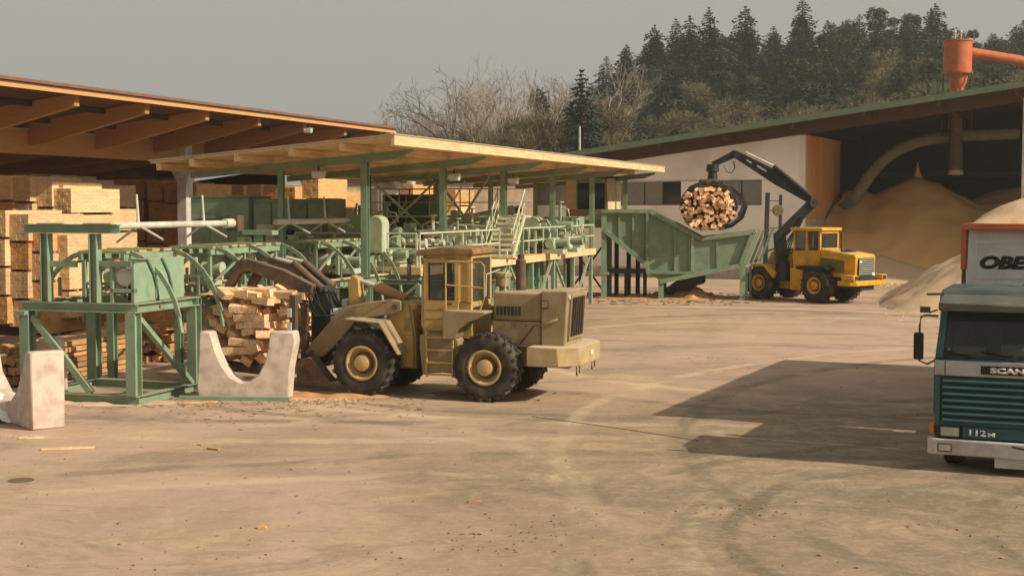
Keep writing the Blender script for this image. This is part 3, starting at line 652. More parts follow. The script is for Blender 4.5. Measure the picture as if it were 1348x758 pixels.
def stack(u, Yn, vtop, label, group, orange=0, zmin=0, sc=(1,1,1), n=None, hgt=.94):
    p = at(u, 270, Yn); zt = ztop(vtop, Yn); q = Ainv(p); z = zt-hgt*sc[2]; k = 0
    while z > zmin-.5 and (n is None or k < n):
        if z < 0 and z > -.4: z = 0
        if z < 0: break
        j = V((rr.uniform(-.05,.05), rr.uniform(-.08,.08), 0))
        lab = label if n == 1 else label % ('topmost pack' if k == 0 else ORD[min(k,8)]+' pack from top')
        pack(A(q.x, q.y, z)+j, RA+rr.uniform(-.012,.012), lab, group, rr.randrange(3), rr.random() < orange, sc)
        z -= hgt*sc[2]+.004; k += 1
GPB = 'lumber packs in the sunlit stacks on the left'
for (u_, v_, lb_) in ((95,248,'%s of the sunlit stack beside the first star'),(69,240,'%s of the second sunlit stack from the first star'),(42,233,'%s of the tall sunlit stack above the portal end'),(15,231,'%s of the tall sunlit stack at the left photo edge'),
    (-12,230,'%s of the first tall stack hidden past the left edge'),(-39,230,'%s of the second tall stack hidden past the left edge')): stack(u_, 50.5, v_, lb_, GPB, .12)
for i, (u, v) in enumerate([(120,243),(92,236),(66,231),(40,229)]): stack(u, 55, v, '%s of the '+('rightmost','third','second','leftmost')[i]+' stack in the sunlit back row', GPB, .1, n=6)
GPF = 'lumber packs in the lower front stacks'
for i, (u, v) in enumerate([(62,296),(36,282),(8,277),(-20,277)]): stack(u, 46.5, v, '%s of the low front stack '+('behind the left portal post','left of the left portal post','above the forklift','hidden just past the left edge')[i], GPF, .2)
stack(90, 47, 309, '%s of the low front stack between the two portal posts', GPF, .2)
GPR = 'lumber packs in the shade of the shed'
for i, (u, Y, v) in enumerate([(166,64,236),(190,64,236),(214,63,238),(236,62,240),(258,61,242),(150,70,236),(180,70,232),(205,70,233),(278,68,244),(300,66,243),(322,66,244),(344,66,243),(366,66,244),(388,66,246)]):
    wh = ('first stack left of the white column','second stack left of the white column','stack touching the white column on its left','stack hidden behind the white column','first stack right of the white column','rear shaded stack nearest the sunlit ones','middle rear shaded stack left of the column','rear shaded stack close to the column',
          'rear stack above the left end of the green cabinet','stack above the left half of the green cabinet','stack above the middle of the green cabinet','stack above the pale cabinet','stack left of the rear canopy post','stack behind the small green canopy post')[i]
    stack(u, Y, v, '%s of the '+wh, GPR, .75, n=6)
GPM = 'lumber packs behind the green sorting decks'
for i, (u, Y, v) in enumerate([(140,52,330),(165,51,334),(190,51,335),(214,51,338)]): stack(u, Y, v, '%s of the low '+('leftmost','second','third','rightmost')[i]+' stack under the first pale shaft', GPM, .25)
stack(246, 52.5, 334, 'orange tinted lumber pack seen between the pale pipe and the green cabinet', None, 1, n=1)
GPC = 'lumber packs above the machines under the canopy'
for i, (u, Y, v) in enumerate([(445,66,252),(545,78,243),(560,78,262),(600,80,250)]): stack(u, Y, v, '%s of the '+('stack just left of the front canopy post','stack above the dark hoppers','lower stack right of the dark hoppers','stack right of the second canopy post')[i], GPC, .4, n=3)
stack(420, 62, 235, 'orange lumber pack between two white columns above the green cabinet', None, 1, n=1)
# slab wood pile behind the stand: long ones and a heap of ends
rs = random.Random(8)
tm = MB(); tm.box((0,0,0), (.13,2.6,.10)); TIM = tm.mesh('slab', slabm, smooth=False)
def piece(mesh, p, rx, rz, label, group, name='timber', sc=(1,1,1), ry=0):
    o = new(name, mesh, None, p, (rx,ry,rz), sc); return tag(o, label, 'timber', group)
q0 = Ainv(gr(84,502)); 
for k in range(7):
    for j in range(5):
        piece(TIM, A(q0.x-.13-.24*j+rs.uniform(-.03,.03), q0.y+1.7+rs.uniform(-.15,.25), .08+.135*k), 0, RA+rs.uniform(-.04,.04), 'rough brown slab in the low long stack seen between the legs of the green stand', 'slabs in the long stack behind the stand', 'slab', (1.6,1.3,1.1))
for k in range(34):
    i = k%9; j = k//9
    piece(TIM, gr(2+i*5.0,510)+V((rs.uniform(-.05,.05)-.1*(j%2), rs.uniform(-.3,.3)+1.2, .12+.24*j)), rs.uniform(-.05,.05), RA+rs.uniform(-.25,.25), 'brown slab end in the heap behind the green stand at the left edge', 'slab ends heaped at the left edge', 'slab', (1.6,.8,1.7), rs.uniform(-.5,.5))
for k in range(26):
    i = k%7; j = k//7
    piece(TIM, gr(192+i*6,478)+V((rs.uniform(-.05,.05), rs.uniform(-.3,.3)+1.2, .12+.26*j)), rs.uniform(-.05,.05), RA+rs.uniform(-.3,.3), 'pinkish slab end in the heap seen through the right side of the green stand', 'slab ends heaped behind the stand', 'slab', (1.7,.7,1.9), rs.uniform(-.5,.5))

# ------------------------------------------------------------------ green log stand, sorting frame, decks
def Lp(x, y, z=0): return (x, y, z)
st_ = thing('steel_stand', 'heavy green steel stand with portal beam beside the concrete cradles', 'steel stand', A(-.79,-10.15), RA)   # local: corner at 0,0; x to -2.95, y to 2.6
W_, D_ = -2.95, 2.7
for (x, y) in ((0,0),(W_,0),(0,D_),(W_,D_)):
    m = MB(); m.ibar((x-.12 if x==0 else x+.12,y+.12 if y==0 else y-.12,.2), (x-.12 if x==0 else x+.12,y+.12 if y==0 else y-.12,1.98), .24, .26, .025, up=(0,1,0)); m.obj('leg', green, st_)
for z, nm in ((.1,'base_beam'),(2.09,'top_beam')):
    for y in (.12, D_-.12):
        m = MB(); m.ibar((W_+.0,y,z), (0,y,z), .2, .2, .022); m.obj(nm, green, st_)
    for x in (W_+.1, -.1):
        m = MB(); m.ibar((x,.225,z), (x,D_-.225,z), .2, .196, .022); m.obj(nm, green, st_)
m = MB(); m.bar((W_+.25,.12,1.85), (-1.2,.12,.22), .1, .14); m.obj('brace', green, st_)
m = MB(); m.bar((-.1,.3,1.85), (-.1,D_-.3,.22), .14, .1); m.obj('brace', green, st_)
m = MB(); m.bar((-.1,.3,.3), (-.1,D_-.3,1.3), .06, .06); 
m = MB(); m.bb(W_-.02,W_+.24,-.14,0,1.9,1.985); m.obj('bracket', green, st_)
for x in (-2.3, -1.05):
    m = MB(); m.ibar((x,.12,2.2), (x,.12,3.68), .2, .2, .022, up=(1,0,0)); m.obj('portal_post', green, st_)
m = MB(); m.ibar((-2.85,.12,3.79), (-.42,.12,3.79), .2, .2, .022); m.obj('portal_beam', green, st_)
for x0, x1 in ((-2.45,-1.75),(-1.25,-.55)):
    m = MB(); m.bb(x0,x1,.0,.24,3.893,3.915); m.obj('wear_plate', pgreen, st_)
m = MB(); m.bb(-2.2,-1.55,.1,.2,2.95,3.08); m.obj('cross_beam', green, st_)
m = MB(); m.bb(-1.0,-.15,.1,.2,2.98,3.1); m.obj('cross_beam', green, st_)
# winch box on the stand
wb = thing('drive_box', 'green sheet steel drive box with open drum end on top of the steel stand', 'machine', A(-.95,-9.9,2.2), RA)
m = MB(); m.bb(-.53,0,.55,2.0,0,.92); m.obj('housing', green, wb, bevel=.01)
m = MB(); m.bb(-.03,0,.022,.548,0,.86); m.obj('side_plate', green, wb)
for y_ in (.7,1.3): m = MB(); m.tube([(.02,y_-.25,.93),(.03,y_,.6),(.03,y_+.12,.3),(.03,y_+.18,0)], .03, 6); m.obj('strap', dgreen, wb)
for (a,b_,c_,d_) in ((-.55,-.48,0,.9),(-.02,.05,0,.9),(-.55,.05,.84,.9),(-.55,.05,.22,.3)):
    m = MB(); m.bb(a,b_,-.1,.02,c_,d_); m.obj('frame_bar', green, wb)
m = MB(); m.cyl((-.25,.0,.55), (-.25,.5,.55), .2, n=16); m.obj('drum', galv, wb)
m = MB(); m.bb(-.5,-.02,.5,.7,.0,.84); m.obj('back_plate', dark, wb)

# long sorting frame going away from the stand
sf = thing('sorting_trestle', 'long green steel base frame on legs carrying the timber sorting decks', 'steel frame', A(-.79,-7.3), RA)
for x in (-.1, -2.85):
    m = MB(); m.ibar((x,0,2.09), (x,13.0,2.09), .2, .22, .02); m.obj('long_beam', green, sf)
    m = MB(); m.bb(x-.13,x+.13,0,13.0,2.205,2.23); m.obj('wear_strip', pinew, sf)
for k in range(5):
    y = .5+k*3
    for x in (-.1,-2.85):
        m = MB(); m.ibar((x,y,0), (x,y,1.975), .18, .18, .02, up=(0,1,0)); m.obj('leg', green, sf)
    m = MB(); m.bar((-2.75,y,1.9), (-.2,y,1.9), .1, .12); m.obj('cross_beam', green, sf)
    if k < 4:
        m = MB(); m.bar((-.1,y+.15,.25), (-.1,y+2.8,1.8), .08, .08); m.obj('brace', green, sf)
m = MB(); m.bar((-.1,10.2,1.0), (1.2,10.2,1.95), .07, .07); m.obj('brace', green, sf)
m = MB(); m.ibar((-.1,10.4,2.0), (1.9,10.4,2.0), .14, .14, .02); m.obj('cross_beam', green, sf)
def deck_module(y0, ln, label):
    d = thing('sorting_deck', label, 'conveyor', A(-2.2, y0, 2.25), RA)
    zt = .9
    for x in (-.55, .55):
        m = MB(); m.bar((x,0,zt), (x,ln,zt), .09, .14); m.obj('side_rail', green, d)
    npl = int(ln/.42)
    base = None
    for k in range(npl):
        if base is None:
            m = MB(); m.bb(-.62,.62,-.15,.15,0,.06); base = m.obj('top_board', ygreen, d, loc=(0,.2,zt+.075))
        else: inst(base, loc=(rr.uniform(-.03,.03), .2+k*(ln-.4)/(npl-1), zt+.075+rr.uniform(0,.03)), rot=(0,0,rr.uniform(-.06,.06)), parent=d)
    nl = max(2, int(ln/1.4)+1)
    for k in range(nl):
        y = .1+k*(ln-.2)/(nl-1)
        for sx in (-1, 1):
            m = MB(); m.bar((sx*.5,y,0), (sx*.5,y,zt-.07), .09, .09); m.obj('leg', green, d)
            pth = []
            for i in range(9):
                a = i/8*pi/2*.92; pth.append((sx*(.35+1.55*sin(a)*1.0), y+.12, zt+.12-2.35*(1-cos(a))*.85))
            m = MB()
            for p_, q_ in zip(pth, pth[1:]):
                m.bar(p_, V(q_)+(V(q_)-V(p_))*.08, .05, .10)
            m.obj('skid_arm', green, d)
            m = MB(); m.bar((sx*1.25,y+.12,0), (sx*1.25,y+.12,.42), .06, .06); m.obj('arm_prop', green, d)
        m = MB(); m.bar((-.5,y,.3), (.5,y,.3), .07, .07); m.obj('cross_bar', green, d)
        if k < nl-1:
            y2 = .1+(k+1)*(ln-.2)/(nl-1); m = MB(); m.bar((.5,y+.1,.1), (.5,y2-.1,.75), .05, .05); m.obj('brace', green, d)
    for k in range(2):
        yy = ln*(.3+.4*k); m = MB(); m.cyl((-.25,yy,.45), (.3,yy,.45), .17, n=14); m.obj('motor', dgreen if k else pgreen, d)
    return d
deck_module(-9.3, 2.0, 'green sorting deck with curved skid arms on the near steel stand')
deck_module(-5.6, 3.6, 'green sorting deck with curved arms and mossy top between the two pale pipes')
deck_module(.2, 4.6, 'green sorting deck with mossy top below the second pale pipe, farthest one')
def spiked_pipe(y0, y1, ys_, label):
    s = thing('star_shaft', label, 'shaft', A(-2.2, y0, 3.83), RA)
    m = MB(); m.cyl((0,0,0), (0,y1-y0,0), .08, n=16); m.cyl((0,y1-y0-.5,0), (0,y1-y0-.1,0), .12, n=16); pipe = m.obj('pipe', galv, s)
    for y in ys_:
        for k in range(3):
            a = pi/2+k*2*pi/3+.06; m = MB(); m.cyl((cos(a)*.08, y-y0, sin(a)*.08), (cos(a)*.72, y-y0, sin(a)*.72), .035, .026, 8); m.obj('prong', galv, s)
    m = MB(); m.bb(-.16,.16,y1-y0-.1,y1-y0+.25,-.2,.2); m.obj('bearing', rust, s)
spiked_pipe(-9.9, -3.4, (-7.8,-4.9), 'long pale horizontal shaft with two three pronged stars, nearer of the two')
spiked_pipe(-1.1, 5.0, (-.3,2.0), 'pale horizontal shaft with two three pronged stars in front of the green cabinet')
for (y, lb) in ((-2.0,'green post with wide head plate between the two pale shafts'),(5.5,'green post with head plate at the far end of the second pale shaft')):
    s = thing('support_post', lb, 'post', A(-2.2, y, 0), RA)
    m = MB(); m.ibar((0,0,0), (0,0,3.5), .26, .22, .02, up=(0,1,0)); m.obj('column', green, s)
    m = MB(); m.bb(-.45,.45,-.18,.18,3.502,3.62); m.obj('head_plate', green, s)
# concrete cradles
UP = [(0,0),(-.05,.25),(.0,1.0),(.02,1.5),(.27,1.5),(.40,1.05),(.55,.72),(.72,.50),(.95,.38),(1.15,.40),(1.35,.55),(1.5,.85),(1.58,1.15),(1.62,1.5),(2.16,1.52),(2.20,1.3),(2.08,.7),(2.02,.02)]
cm_ = MB(); cm_.xz(UP, 0, .45)
b0 = gr(262,525); o = cm_.obj('concrete_cradle', concrete, None, bevel=.03, loc=b0, rz=-.10); tag(o, 'pale concrete U shaped cradle under the bundle of timbers in the claw', 'cradle')
UP2 = [(0,0),(.0,1.5),(-.28,1.5),(-.52,1.05),(-.80,.7),(-1.2,.45),(-1.9,.35),(-2.9,.42),(-3.5,.8),(-3.8,1.5),(-4.2,1.5),(-4.2,0)]
cm_ = MB(); cm_.xz(UP2, 0, .66)
b1 = gr(42,567); o = cm_.obj('concrete_cradle', concrete, None, bevel=.03, loc=b1, rz=-.9); tag(o, 'large pale concrete cradle cut by the left edge of the photo', 'cradle')
for v_ in o.data.vertices: pass
m = MB(); m.bb(-.1,2.4,-.12,-.02,0,.09); o = m.obj('steel_rail', green, None, loc=b0+V((-.3,-.05,0)), rz=-.10); tag(o, 'green steel rail lying on the ground before the concrete cradle', 'rail')
p_ = thing('concrete_block', 'grey concrete block standing behind the left cradle', 'block', gr(60,520), .3)
m = MB(); m.prism([(-.5,0),(.5,0),(.42,1.3),(-.1,1.3)], (0,0,0), (1,0,0), (0,0,1), .5); m.obj('body', concrete, p_, bevel=.02)
tb = thing('tarpaulin_heap', 'crumpled pale grey sheet heap at the left edge behind the cradle', 'sheet', gr(-22,548))
def tf(x, y): return max(0, .55-.35*sqrt(x*x+y*y)+.12*nz(x,y,3))
o = heap_field(tf, -1.4, 1.4, -1, 1, .12).obj('sheet', white, tb)

# ------------------------------------------------------------------ platform with machines
pl = thing('machine_platform', 'raised pale board walkway platform with railings and green legs', 'platform', A(.2, 3.5, 0), RA)
DZ, DX0, DX1, DY0, DY1 = 2.42, -6.5, 0.0, 0.0, 20.2
nb = 40
base = None
for k in range(nb):
    y = (k+.5)*(DY1/nb)
    if base is None:
        m = MB(); m.bb(DX0,DX1,-DY1/nb/2+.006,DY1/nb/2-.006,DZ-.06,DZ); base = m.obj('deck_board', pinew, pl, loc=(0,y,0))
    else: inst(base, loc=(rr.uniform(-.015,.015),y,rr.uniform(0,.006)), parent=pl)
for k in range(7):
    a_ = k*DY1/7; m = MB(); m.bb(DX1+.02,DX1+.05,a_+.01,a_+DY1/7-.01,DZ-.26,DZ-.005); m.obj('edge_board', pinew, pl)
m = MB(); m.bb(DX0,DX1+.04,-.05,-.02,DZ-.22,DZ-.005); m.obj('edge_board', pinew, pl)
for x in (DX0+.1, -3.2, DX1-.1):
    m = MB(); m.ibar((x,.05,DZ-.18), (x,DY1-.05,DZ-.18), .16, .2, .02); m.obj('long_beam', green, pl)
for k in range(8):
    y = .2+k*2.82
    m = MB(); m.bar((DX1-.12,y,0), (DX1-.12,y,DZ-.29), .14, .14); m.obj('leg', green, pl)
    m = MB(); m.bar((DX0+.1,y,0), (DX0+.1,y,DZ-.29), .14, .14); m.obj('leg', dgreen, pl)
    if k % 2 == 0 and k < 7:
        m = MB(); m.bar((DX1-.12,y+.2,.1), (DX1-.12,y+2.6,DZ-.32), .09, .09); m.obj('brace', green, pl)
    elif k < 7:
        m = MB(); m.bar((DX1-.12,y+.2,DZ-.32), (DX1-.12,y+2.6,.1), .09, .09); m.obj('brace', green, pl)
for k in range(9):
    y = 8.5+k*1.25; m = MB(); m.bar((DX1-.5,y,.0), (DX1-.5,y,DZ-.3), .10, .10); m.obj('stud', green, pl)
for k, (y0, y1) in enumerate(((.6,5.4),(5.5,11.0),(11.1,16.2))):
    m = MB(); m.bb(DX1-1.15,DX1-1.1,y0,y1,.15,DZ-.3); m.obj('skirt_panel', dgreen, pl)
m = MB(); m.prism([(-4.6,1.9),(-.2,1.9),(-.5,.9),(-1.2,.5),(-4.0,.5)], (0,.3,0), (1,0,0), (0,0,1), .06); m.obj('skirt_panel', dgreen, pl)
def rail(p0, p1, n, skip_last=False):
    for z in (1.02, .55):
        m = MB(); m.cyl(V(p0)+V((0,0,DZ+z)), V(p1)+V((0,0,DZ+z)), .028, n=8); m.obj('handrail', railp, pl)
    for k in range(n+1):
        q = V(p0).lerp(V(p1), k/n); m = MB(); m.bar(q+V((0,0,DZ+.0)), q+V((0,0,DZ+1.0)), .05, .05); m.obj('rail_post', railp, pl)
rail((DX1-.04,.1,0), (DX1-.04,7.5,0), 4); rail((DX1-.04,9.0,0), (DX1-.04,DY1-.1,0), 6); rail((DX1-.12,.05,0), (DX1-4.2,.05,0), 3); rail((DX1-.15,DY1-.05,0), (DX1-2.4,DY1-.05,0), 2)

# stairs
sw = thing('stairs', 'steep pale steel stairs with handrails rising from the platform', 'stairs', A(-.52, 11.5, DZ), RA)
SH, SD, SW = 1.5, 1.35, 1.02
for x in (0, SW):
    m = MB(); m.bar((x,0,0), (x,SD,SH), .05, .18); m.obj('stringer', railp, sw)
    m = MB(); m.cyl((x,-.05,.95), (x,SD,SH+.95), .03, n=8); m.obj('handrail', railp, sw)
    m = MB(); m.cyl((x,-.05,.5), (x,SD,SH+.5), .022, n=8); m.obj('handrail', railp, sw)
    for f in (.03,.5,.97):
        m = MB(); m.bar((x,SD*f,SH*f), (x,SD*f,SH*f+.95), .04, .04); m.obj('rail_post', railp, sw)
for k in range(8):
    f = (k+.5)/8; m = MB(); m.bb(.03,SW-.03,SD*f-.12,SD*f+.12,SH*f-.045,SH*f+.03); m.obj('tread', mat('pale_tread',(.85,.78,.62),.8) if k == 0 else bpy.data.materials['pale_tread'], sw)
cw = thing('upper_walkway', 'narrow upper catwalk with thin railing at the head of the stairs', 'walkway', A(-4.2, 12.95, 0), RA)
m = MB(); m.bb(-1.5,4.6,0,1.0,3.84,3.92); m.obj('deck', pgreen, cw)
for y in (0,1.0):
    for z in (4.4, 4.9):
        m = MB(); m.cyl((-1.5,y,z), (3.4 if y == 0 else 4.6,y,z), .022, n=6); m.obj('handrail', pgreen, cw)
    for k in range(5):
        x = -1.5+k*1.22; m = MB(); m.bar((x,y,3.92), (x,y,4.9), .04, .04); m.obj('rail_post', pgreen, cw)
for x in (-1.3,4.4):
    m = MB(); m.bar((x,.5,2.43), (x,.5,3.84), .12, .12); m.obj('leg', green, cw)

# machines -----------------------------------------------------------------
def M(name, label, u, Y, z, cat='machine', rz=RA):
    p = at(u, 270, Y); return thing(name, label, cat, (p.x, p.y, z), rz)
# green cabinet wall
gc = M('machine_cabinet', 'large green sheet steel machine cabinet behind the pale shafts, partly in shade', 251, 47.2, 2.25)
S_ = 47/FPX
m = MB(); m.bb(0,2.15,0,1.6,0,2.3); m.obj('body', green, gc, bevel=.02)
m = MB(); m.bb(2.16,4.9,.25,1.6,.2,2.25); m.obj('body', green, gc, bevel=.02)
for k in range(3):
    m = MB(); m.bb(.06+k*.7,.72+k*.7,-.03,-.002,.1,1.45); m.obj('door', green, gc, bevel=.006)
m = MB(); m.bb(.1,1.0,-.12,-.032,1.62,1.7); m.obj('ledge', pgreen, gc)
m = MB(); m.bb(1.1,1.9,-.12,-.032,1.55,1.63); m.obj('ledge', dgreen, gc)
m = MB(); m.bb(-.03,2.18,-.03,1.6,2.302,2.36); m.obj('cover', green, gc)
for k in range(4):
    m = MB(); m.bb(2.25+k*.65,2.85+k*.65,.2,.248,.3,2.1); m.obj('door', green, gc)
for x in (.1,2.0,3.4,4.7):
    for y in (.1,1.4):
        m = MB(); m.bar((x,y,-2.25), (x,y,0.19 if x > 2.1 else 0), .14, .14); m.obj('leg', green, gc)
m = MB(); m.bb(3.0,4.6,-.3,.1,1.05,1.1); m.obj('tray', pgreen, gc); m = MB(); m.cyl((3.5,-.1,1.1), (3.8,-.1,1.1), .16, n=12); m.obj('motor', dark, gc)
pc = M('control_cabinet', 'tall pale grey cabinet standing before the green machine cabinet', 337, 45.6, 2.25, 'cabinet')
m = MB(); m.bb(0,.64,0,.5,0,1.42); m.obj('body', concrete, pc, bevel=.02)
m = MB(); m.bb(.04,.60,-.02,-.002,.08,1.36); m.obj('door', concrete, pc, bevel=.01)
m = MB(); m.bb(.0,.64,0,.5,-2.25,-.003); m.obj('pedestal', green, pc)
# drum machine beside the front post
dm = M('debarking_machine', 'pale green machine with round covers and tall rounded hood beside the front post', 436, 44.0, 2.3)
m = MB(); m.bb(0,1.0,0,1.1,0,.95); m.obj('base', green, dm, bevel=.03)
m = MB(); m.cyl((.95,-.05,1.25), (.95,1.0,1.25), .46, n=24); m.obj('drum', green, dm, bevel=.02)
hd = [(0,0)]+[(0,.0)]; pts = [(-.26,0),(.26,0)]+[(.28*cos(a_), .86+.28*sin(a_)) for a_ in [i*pi/10 for i in range(11)]]
m = MB(); m.prism(pts, (1.62,-.12,.55), (1,0,0), (0,0,1), .5); m.obj('hood', pgreen, dm, bevel=.04, seg=2)
m = MB(); m.prism(pts, (1.15,.35,.45), (1,0,0), (0,0,1), .5); m.obj('hood', green, dm, bevel=.04, seg=2)
for k in range(3):
    m = MB(); m.cyl((.15+k*.3,-.15,.2), (.15+k*.3,.0,.2), .12, n=14); m.obj('flange', pgreen, dm)
m = MB(); m.tube([(.2,.1,.95),(.2,.0,1.3),(.5,-.05,1.45),(.8,-.05,1.3)], .05, 8); m.obj('pipe', pgreen, dm)
m = MB(); m.bb(-.9,-.1,.1,.9,-.05,.45); m.obj('gearbox', dgreen, dm, bevel=.03)
m = MB(); m.bb(.2,.85,-.5,-.16,-.62,-.1); m.obj('side_box', dark, dm)
m = MB(); m.bb(.05,2.1,-.25,-.13,-.1,.02); m.obj('skid', green, dm)
def motor(u, Y, z, label, r=.2, mt=None, ln=.6):
    o = M('electric_motor', label, u, Y, z, 'motor'); mt = mt or green
    m = MB(); m.cyl((0,0,r+.12), (ln,0,r+.12), r, n=18); m.obj('body', mt, o, bevel=.01)
    base = None
    for k in range(6):
        x = .08+k*(ln-.16)/5
        m = MB(); m.cyl((x-.012,0,r+.12), (x+.012,0,r+.12), r+.025, n=18); m.obj('cooling_fin', mt, o)
    m = MB(); m.cyl((ln,0,r+.12), (ln+.1,0,r+.12), r*.8, n=18); m.obj('fan_cover', dark, o)
    m = MB(); m.bb(0,ln,-r,r,0,.12); m.obj('foot', mt, o); m = MB(); m.bb(ln*.35,ln*.7,-.1,.1,r*2+.1,r*2+.24); m.obj('terminal_box', mt, o)
motor(514,44.5,2.3,'green electric motor beside the rounded hood, lowest on the deck edge',.2,pgreen)
motor(530,46.0,2.9,'green electric motor mounted behind the first railing posts',.22,green)
motor(566,48.0,2.3,'green electric motor on the deck below the two white boxes',.2,pgreen)
motor(610,50.0,2.3,'small green motor on the deck under the pale conveyor trough',.17,green)
motor(700,56,2.3,'green motor just right of the stairs on the platform',.25,pgreen)
motor(722,58,2.3,'green motor near the far end of the platform',.22,green)
ft = M('feed_table', 'pale green feed table with rollers behind the first railing', 512, 45.6, 2.3)
m = MB(); m.bb(0,1.35,0,.9,.72,.82); m.obj('top', pgreen, ft)
for x in (.1,1.25):
    for y in (.1,.8): m = MB(); m.bar((x,y,0), (x,y,.72), .09, .09); m.obj('leg', green, ft)
for k in range(5):
    m = MB(); m.cyl((.15+k*.26,.02,.87), (.15+k*.26,.88,.87), .05, n=10); m.obj('roller', galv, ft)
hb = M('chip_hopper', 'dark green tapered chip hoppers standing behind the railings', 505, 54, 2.3)
for x0 in (0, 1.05):
    m = MB(); m.prism([(.0+x0,2.4),(1.0+x0,2.4),(1.0+x0,1.1),(.75+x0,.3),(.3+x0,.3),(.0+x0,1.1)], (0,.5,0), (1,0,0), (0,0,1), 1.2); m.obj('bin', dgreen if x0 else dark, hb, bevel=.02)
for x in (.1,.98,2.0): m = MB(); m.bar((x,-.12,0), (x,-.12,2.4), .07, .07); m.obj('leg', green, hb)
m = MB(); m.bar((.1,-.16,.4), (1.0,-.16,2.2), .05, .05); m.obj('brace', pgreen, hb); m = MB(); m.bar((1.0,-.2,.4), (.1,-.2,2.2), .05, .05); m.obj('brace', pgreen, hb)
ct = M('conveyor', 'pale green conveyor trough on white trestles in the middle of the platform', 588, 52, 2.9)
m = MB(); m.prism([(0,0),(2.4,0),(2.5,.55),(.1,.75)], (0,.4,0), (1,0,0), (0,0,1), .8); m.obj('trough', pgreen, ct, bevel=.02)
m = MB(); m.bb(-.1,2.5,-.06,-.01,-.12,.12); m.obj('side_board', white2, ct)
for x in (.3,1.0,1.7,2.3): m = MB(); m.bar((x,.0,-.6), (x,.0,-.12), .09, .09); m.obj('leg', white2, ct)
m = MB(); m.bb(-.9,-.05,.1,.6,-.05,.55); m.obj('gearbox', green, ct, bevel=.03)
for i, (u, v) in enumerate(((562,301),(580,303))):
    p = at(u, v+9, 51); o = thing('white_box', ('white box on the machine behind the second canopy post, left one','white box on the machine behind the second canopy post, right one')[i], 'box', (p.x,p.y,p.z), RA)
    m = MB(); m.bb(0,.52,0,.4,0,.34); m.obj('body', white2, o, bevel=.01); m = MB(); m.bb(-.01,.53,-.01,.41,.342,.37); m.obj('lid', white2, o)
    m = MB(); m.bb(.05,.47,.05,.35,2.3-p.z,-.002); m.obj('stand', green, o)
bs = M('saw_machine', 'green saw machine with round wheels just right of the stairs', 690, 57, 2.3)
m = MB(); m.bb(0,.9,0,.9,0,1.0); m.obj('base', pgreen, bs, bevel=.03)
m = MB(); m.cyl((.35,-.1,1.2), (.35,.5,1.2), .36, n=20); m.obj('wheel_cover', pgreen, bs, bevel=.02)
m = MB(); m.prism([(-.2,0),(.2,0),(.25,.7),(.1,.95),(-.2,.9)], (.9,.1,.5), (1,0,0), (0,0,1), .5); m.obj('hood', green, bs, bevel=.03)
for k in range(3): m = MB(); m.cyl((1.2+.3*k,-.1,.35), (1.2+.3*k,.3,.35), .13, n=12); m.obj('pulley', dark if k == 1 else pgreen, bs)
tc_ = M('transfer_conveyor', 'green transfer conveyor with panelled side before the control cabin', 716, 62, 2.3)
m = MB(); m.bb(0,1.6,0,.8,.75,1.5); m.obj('side_panel', green, tc_, bevel=.01)
for k in range(4): m = MB(); m.bb(.05+k*.4,.12+k*.4,-.05,-.002,.78,1.47); m.obj('rib', green, tc_)
for x in (.1,1.5): m = MB(); m.bar((x,.1,0), (x,.1,.75), .1, .1); m.obj('leg', green, tc_)
def gearset(u, Y, z, label, sc=1.0, mt=None, seed=0):
    r = random.Random(seed); o = M('drive_unit', label, u, Y, z, 'machine'); mt = mt or pgreen; o.scale = (sc,)*3
    m = MB(); m.bb(0,.8,0,.6,0,.18); m.obj('base', mt, o, bevel=.01)
    m = MB(); m.bb(.08,.45,.05,.5,.182,.62); m.obj('gearbox', mt, o, bevel=.04)
    m = MB(); m.cyl((.46,.28,.42), (.95,.28,.42), .15, n=16); m.obj('motor', green, o, bevel=.01)
    m = MB(); m.cyl((.26,-.06,.40), (.26,.02,.40), .17, n=18); m.obj('pulley', mt, o)
    m = MB(); m.tube([(.2,.3,.62),(.2,.3,.9),(.45,.3,1.02),(.8,.3,.95),(.85,.3,.7)], .03, 6); m.obj('pipe', railp, o)
    if r.random() < .6: m = MB(); m.bb(-.25,-.02,.1,.5,.1,.9+.3*r.random()); m.obj('switch_box', mt, o, bevel=.01)
    if r.random() < .5: m = MB(); m.cyl((.6,.1,.6), (.6,.1,1.15), .05, n=8); m.cyl((.6,.1,1.15), (.6,.1,1.2), .12, n=10); m.obj('valve', mt, o)
for i, (u, Y, z, sc, lb) in enumerate(((498,43.6,2.42,.9,'pale green drive unit low on the deck edge beside the front canopy post'),(522,44.6,2.42,.8,'pale green drive unit behind the first rail section'),(545,45.5,2.42,1.0,'drive unit with bent pipe left of the second canopy post'),
    (606,49,2.42,.9,'drive unit just right of the second canopy post'),(694,55.5,2.42,1.0,'drive unit at the foot of the stairs, right side'),(715,55,2.42,1.0,'drive unit before the fourth canopy post'),
    (735,57,2.42,1.0,'drive unit beside the fourth canopy post near the end rail'),(345,44,2.3,.9,'drive unit under the mossy far sorting deck'),(385,43.2,2.3,.9,'drive unit under the far sorting deck beside the canopy post'),(255,36.5,2.25,.7,'small drive unit inside the middle sorting deck'),
    (300,37.5,2.25,.8,'drive unit at the far end of the middle sorting deck'),(436,42.5,2.25,.9,'drive unit left of the front canopy post'),(462,50,2.9,1.2,'large drive unit behind the round covered machine'))):
    gearset(u, Y, z, lb, sc, (pgreen, green)[i % 3 == 1], i)
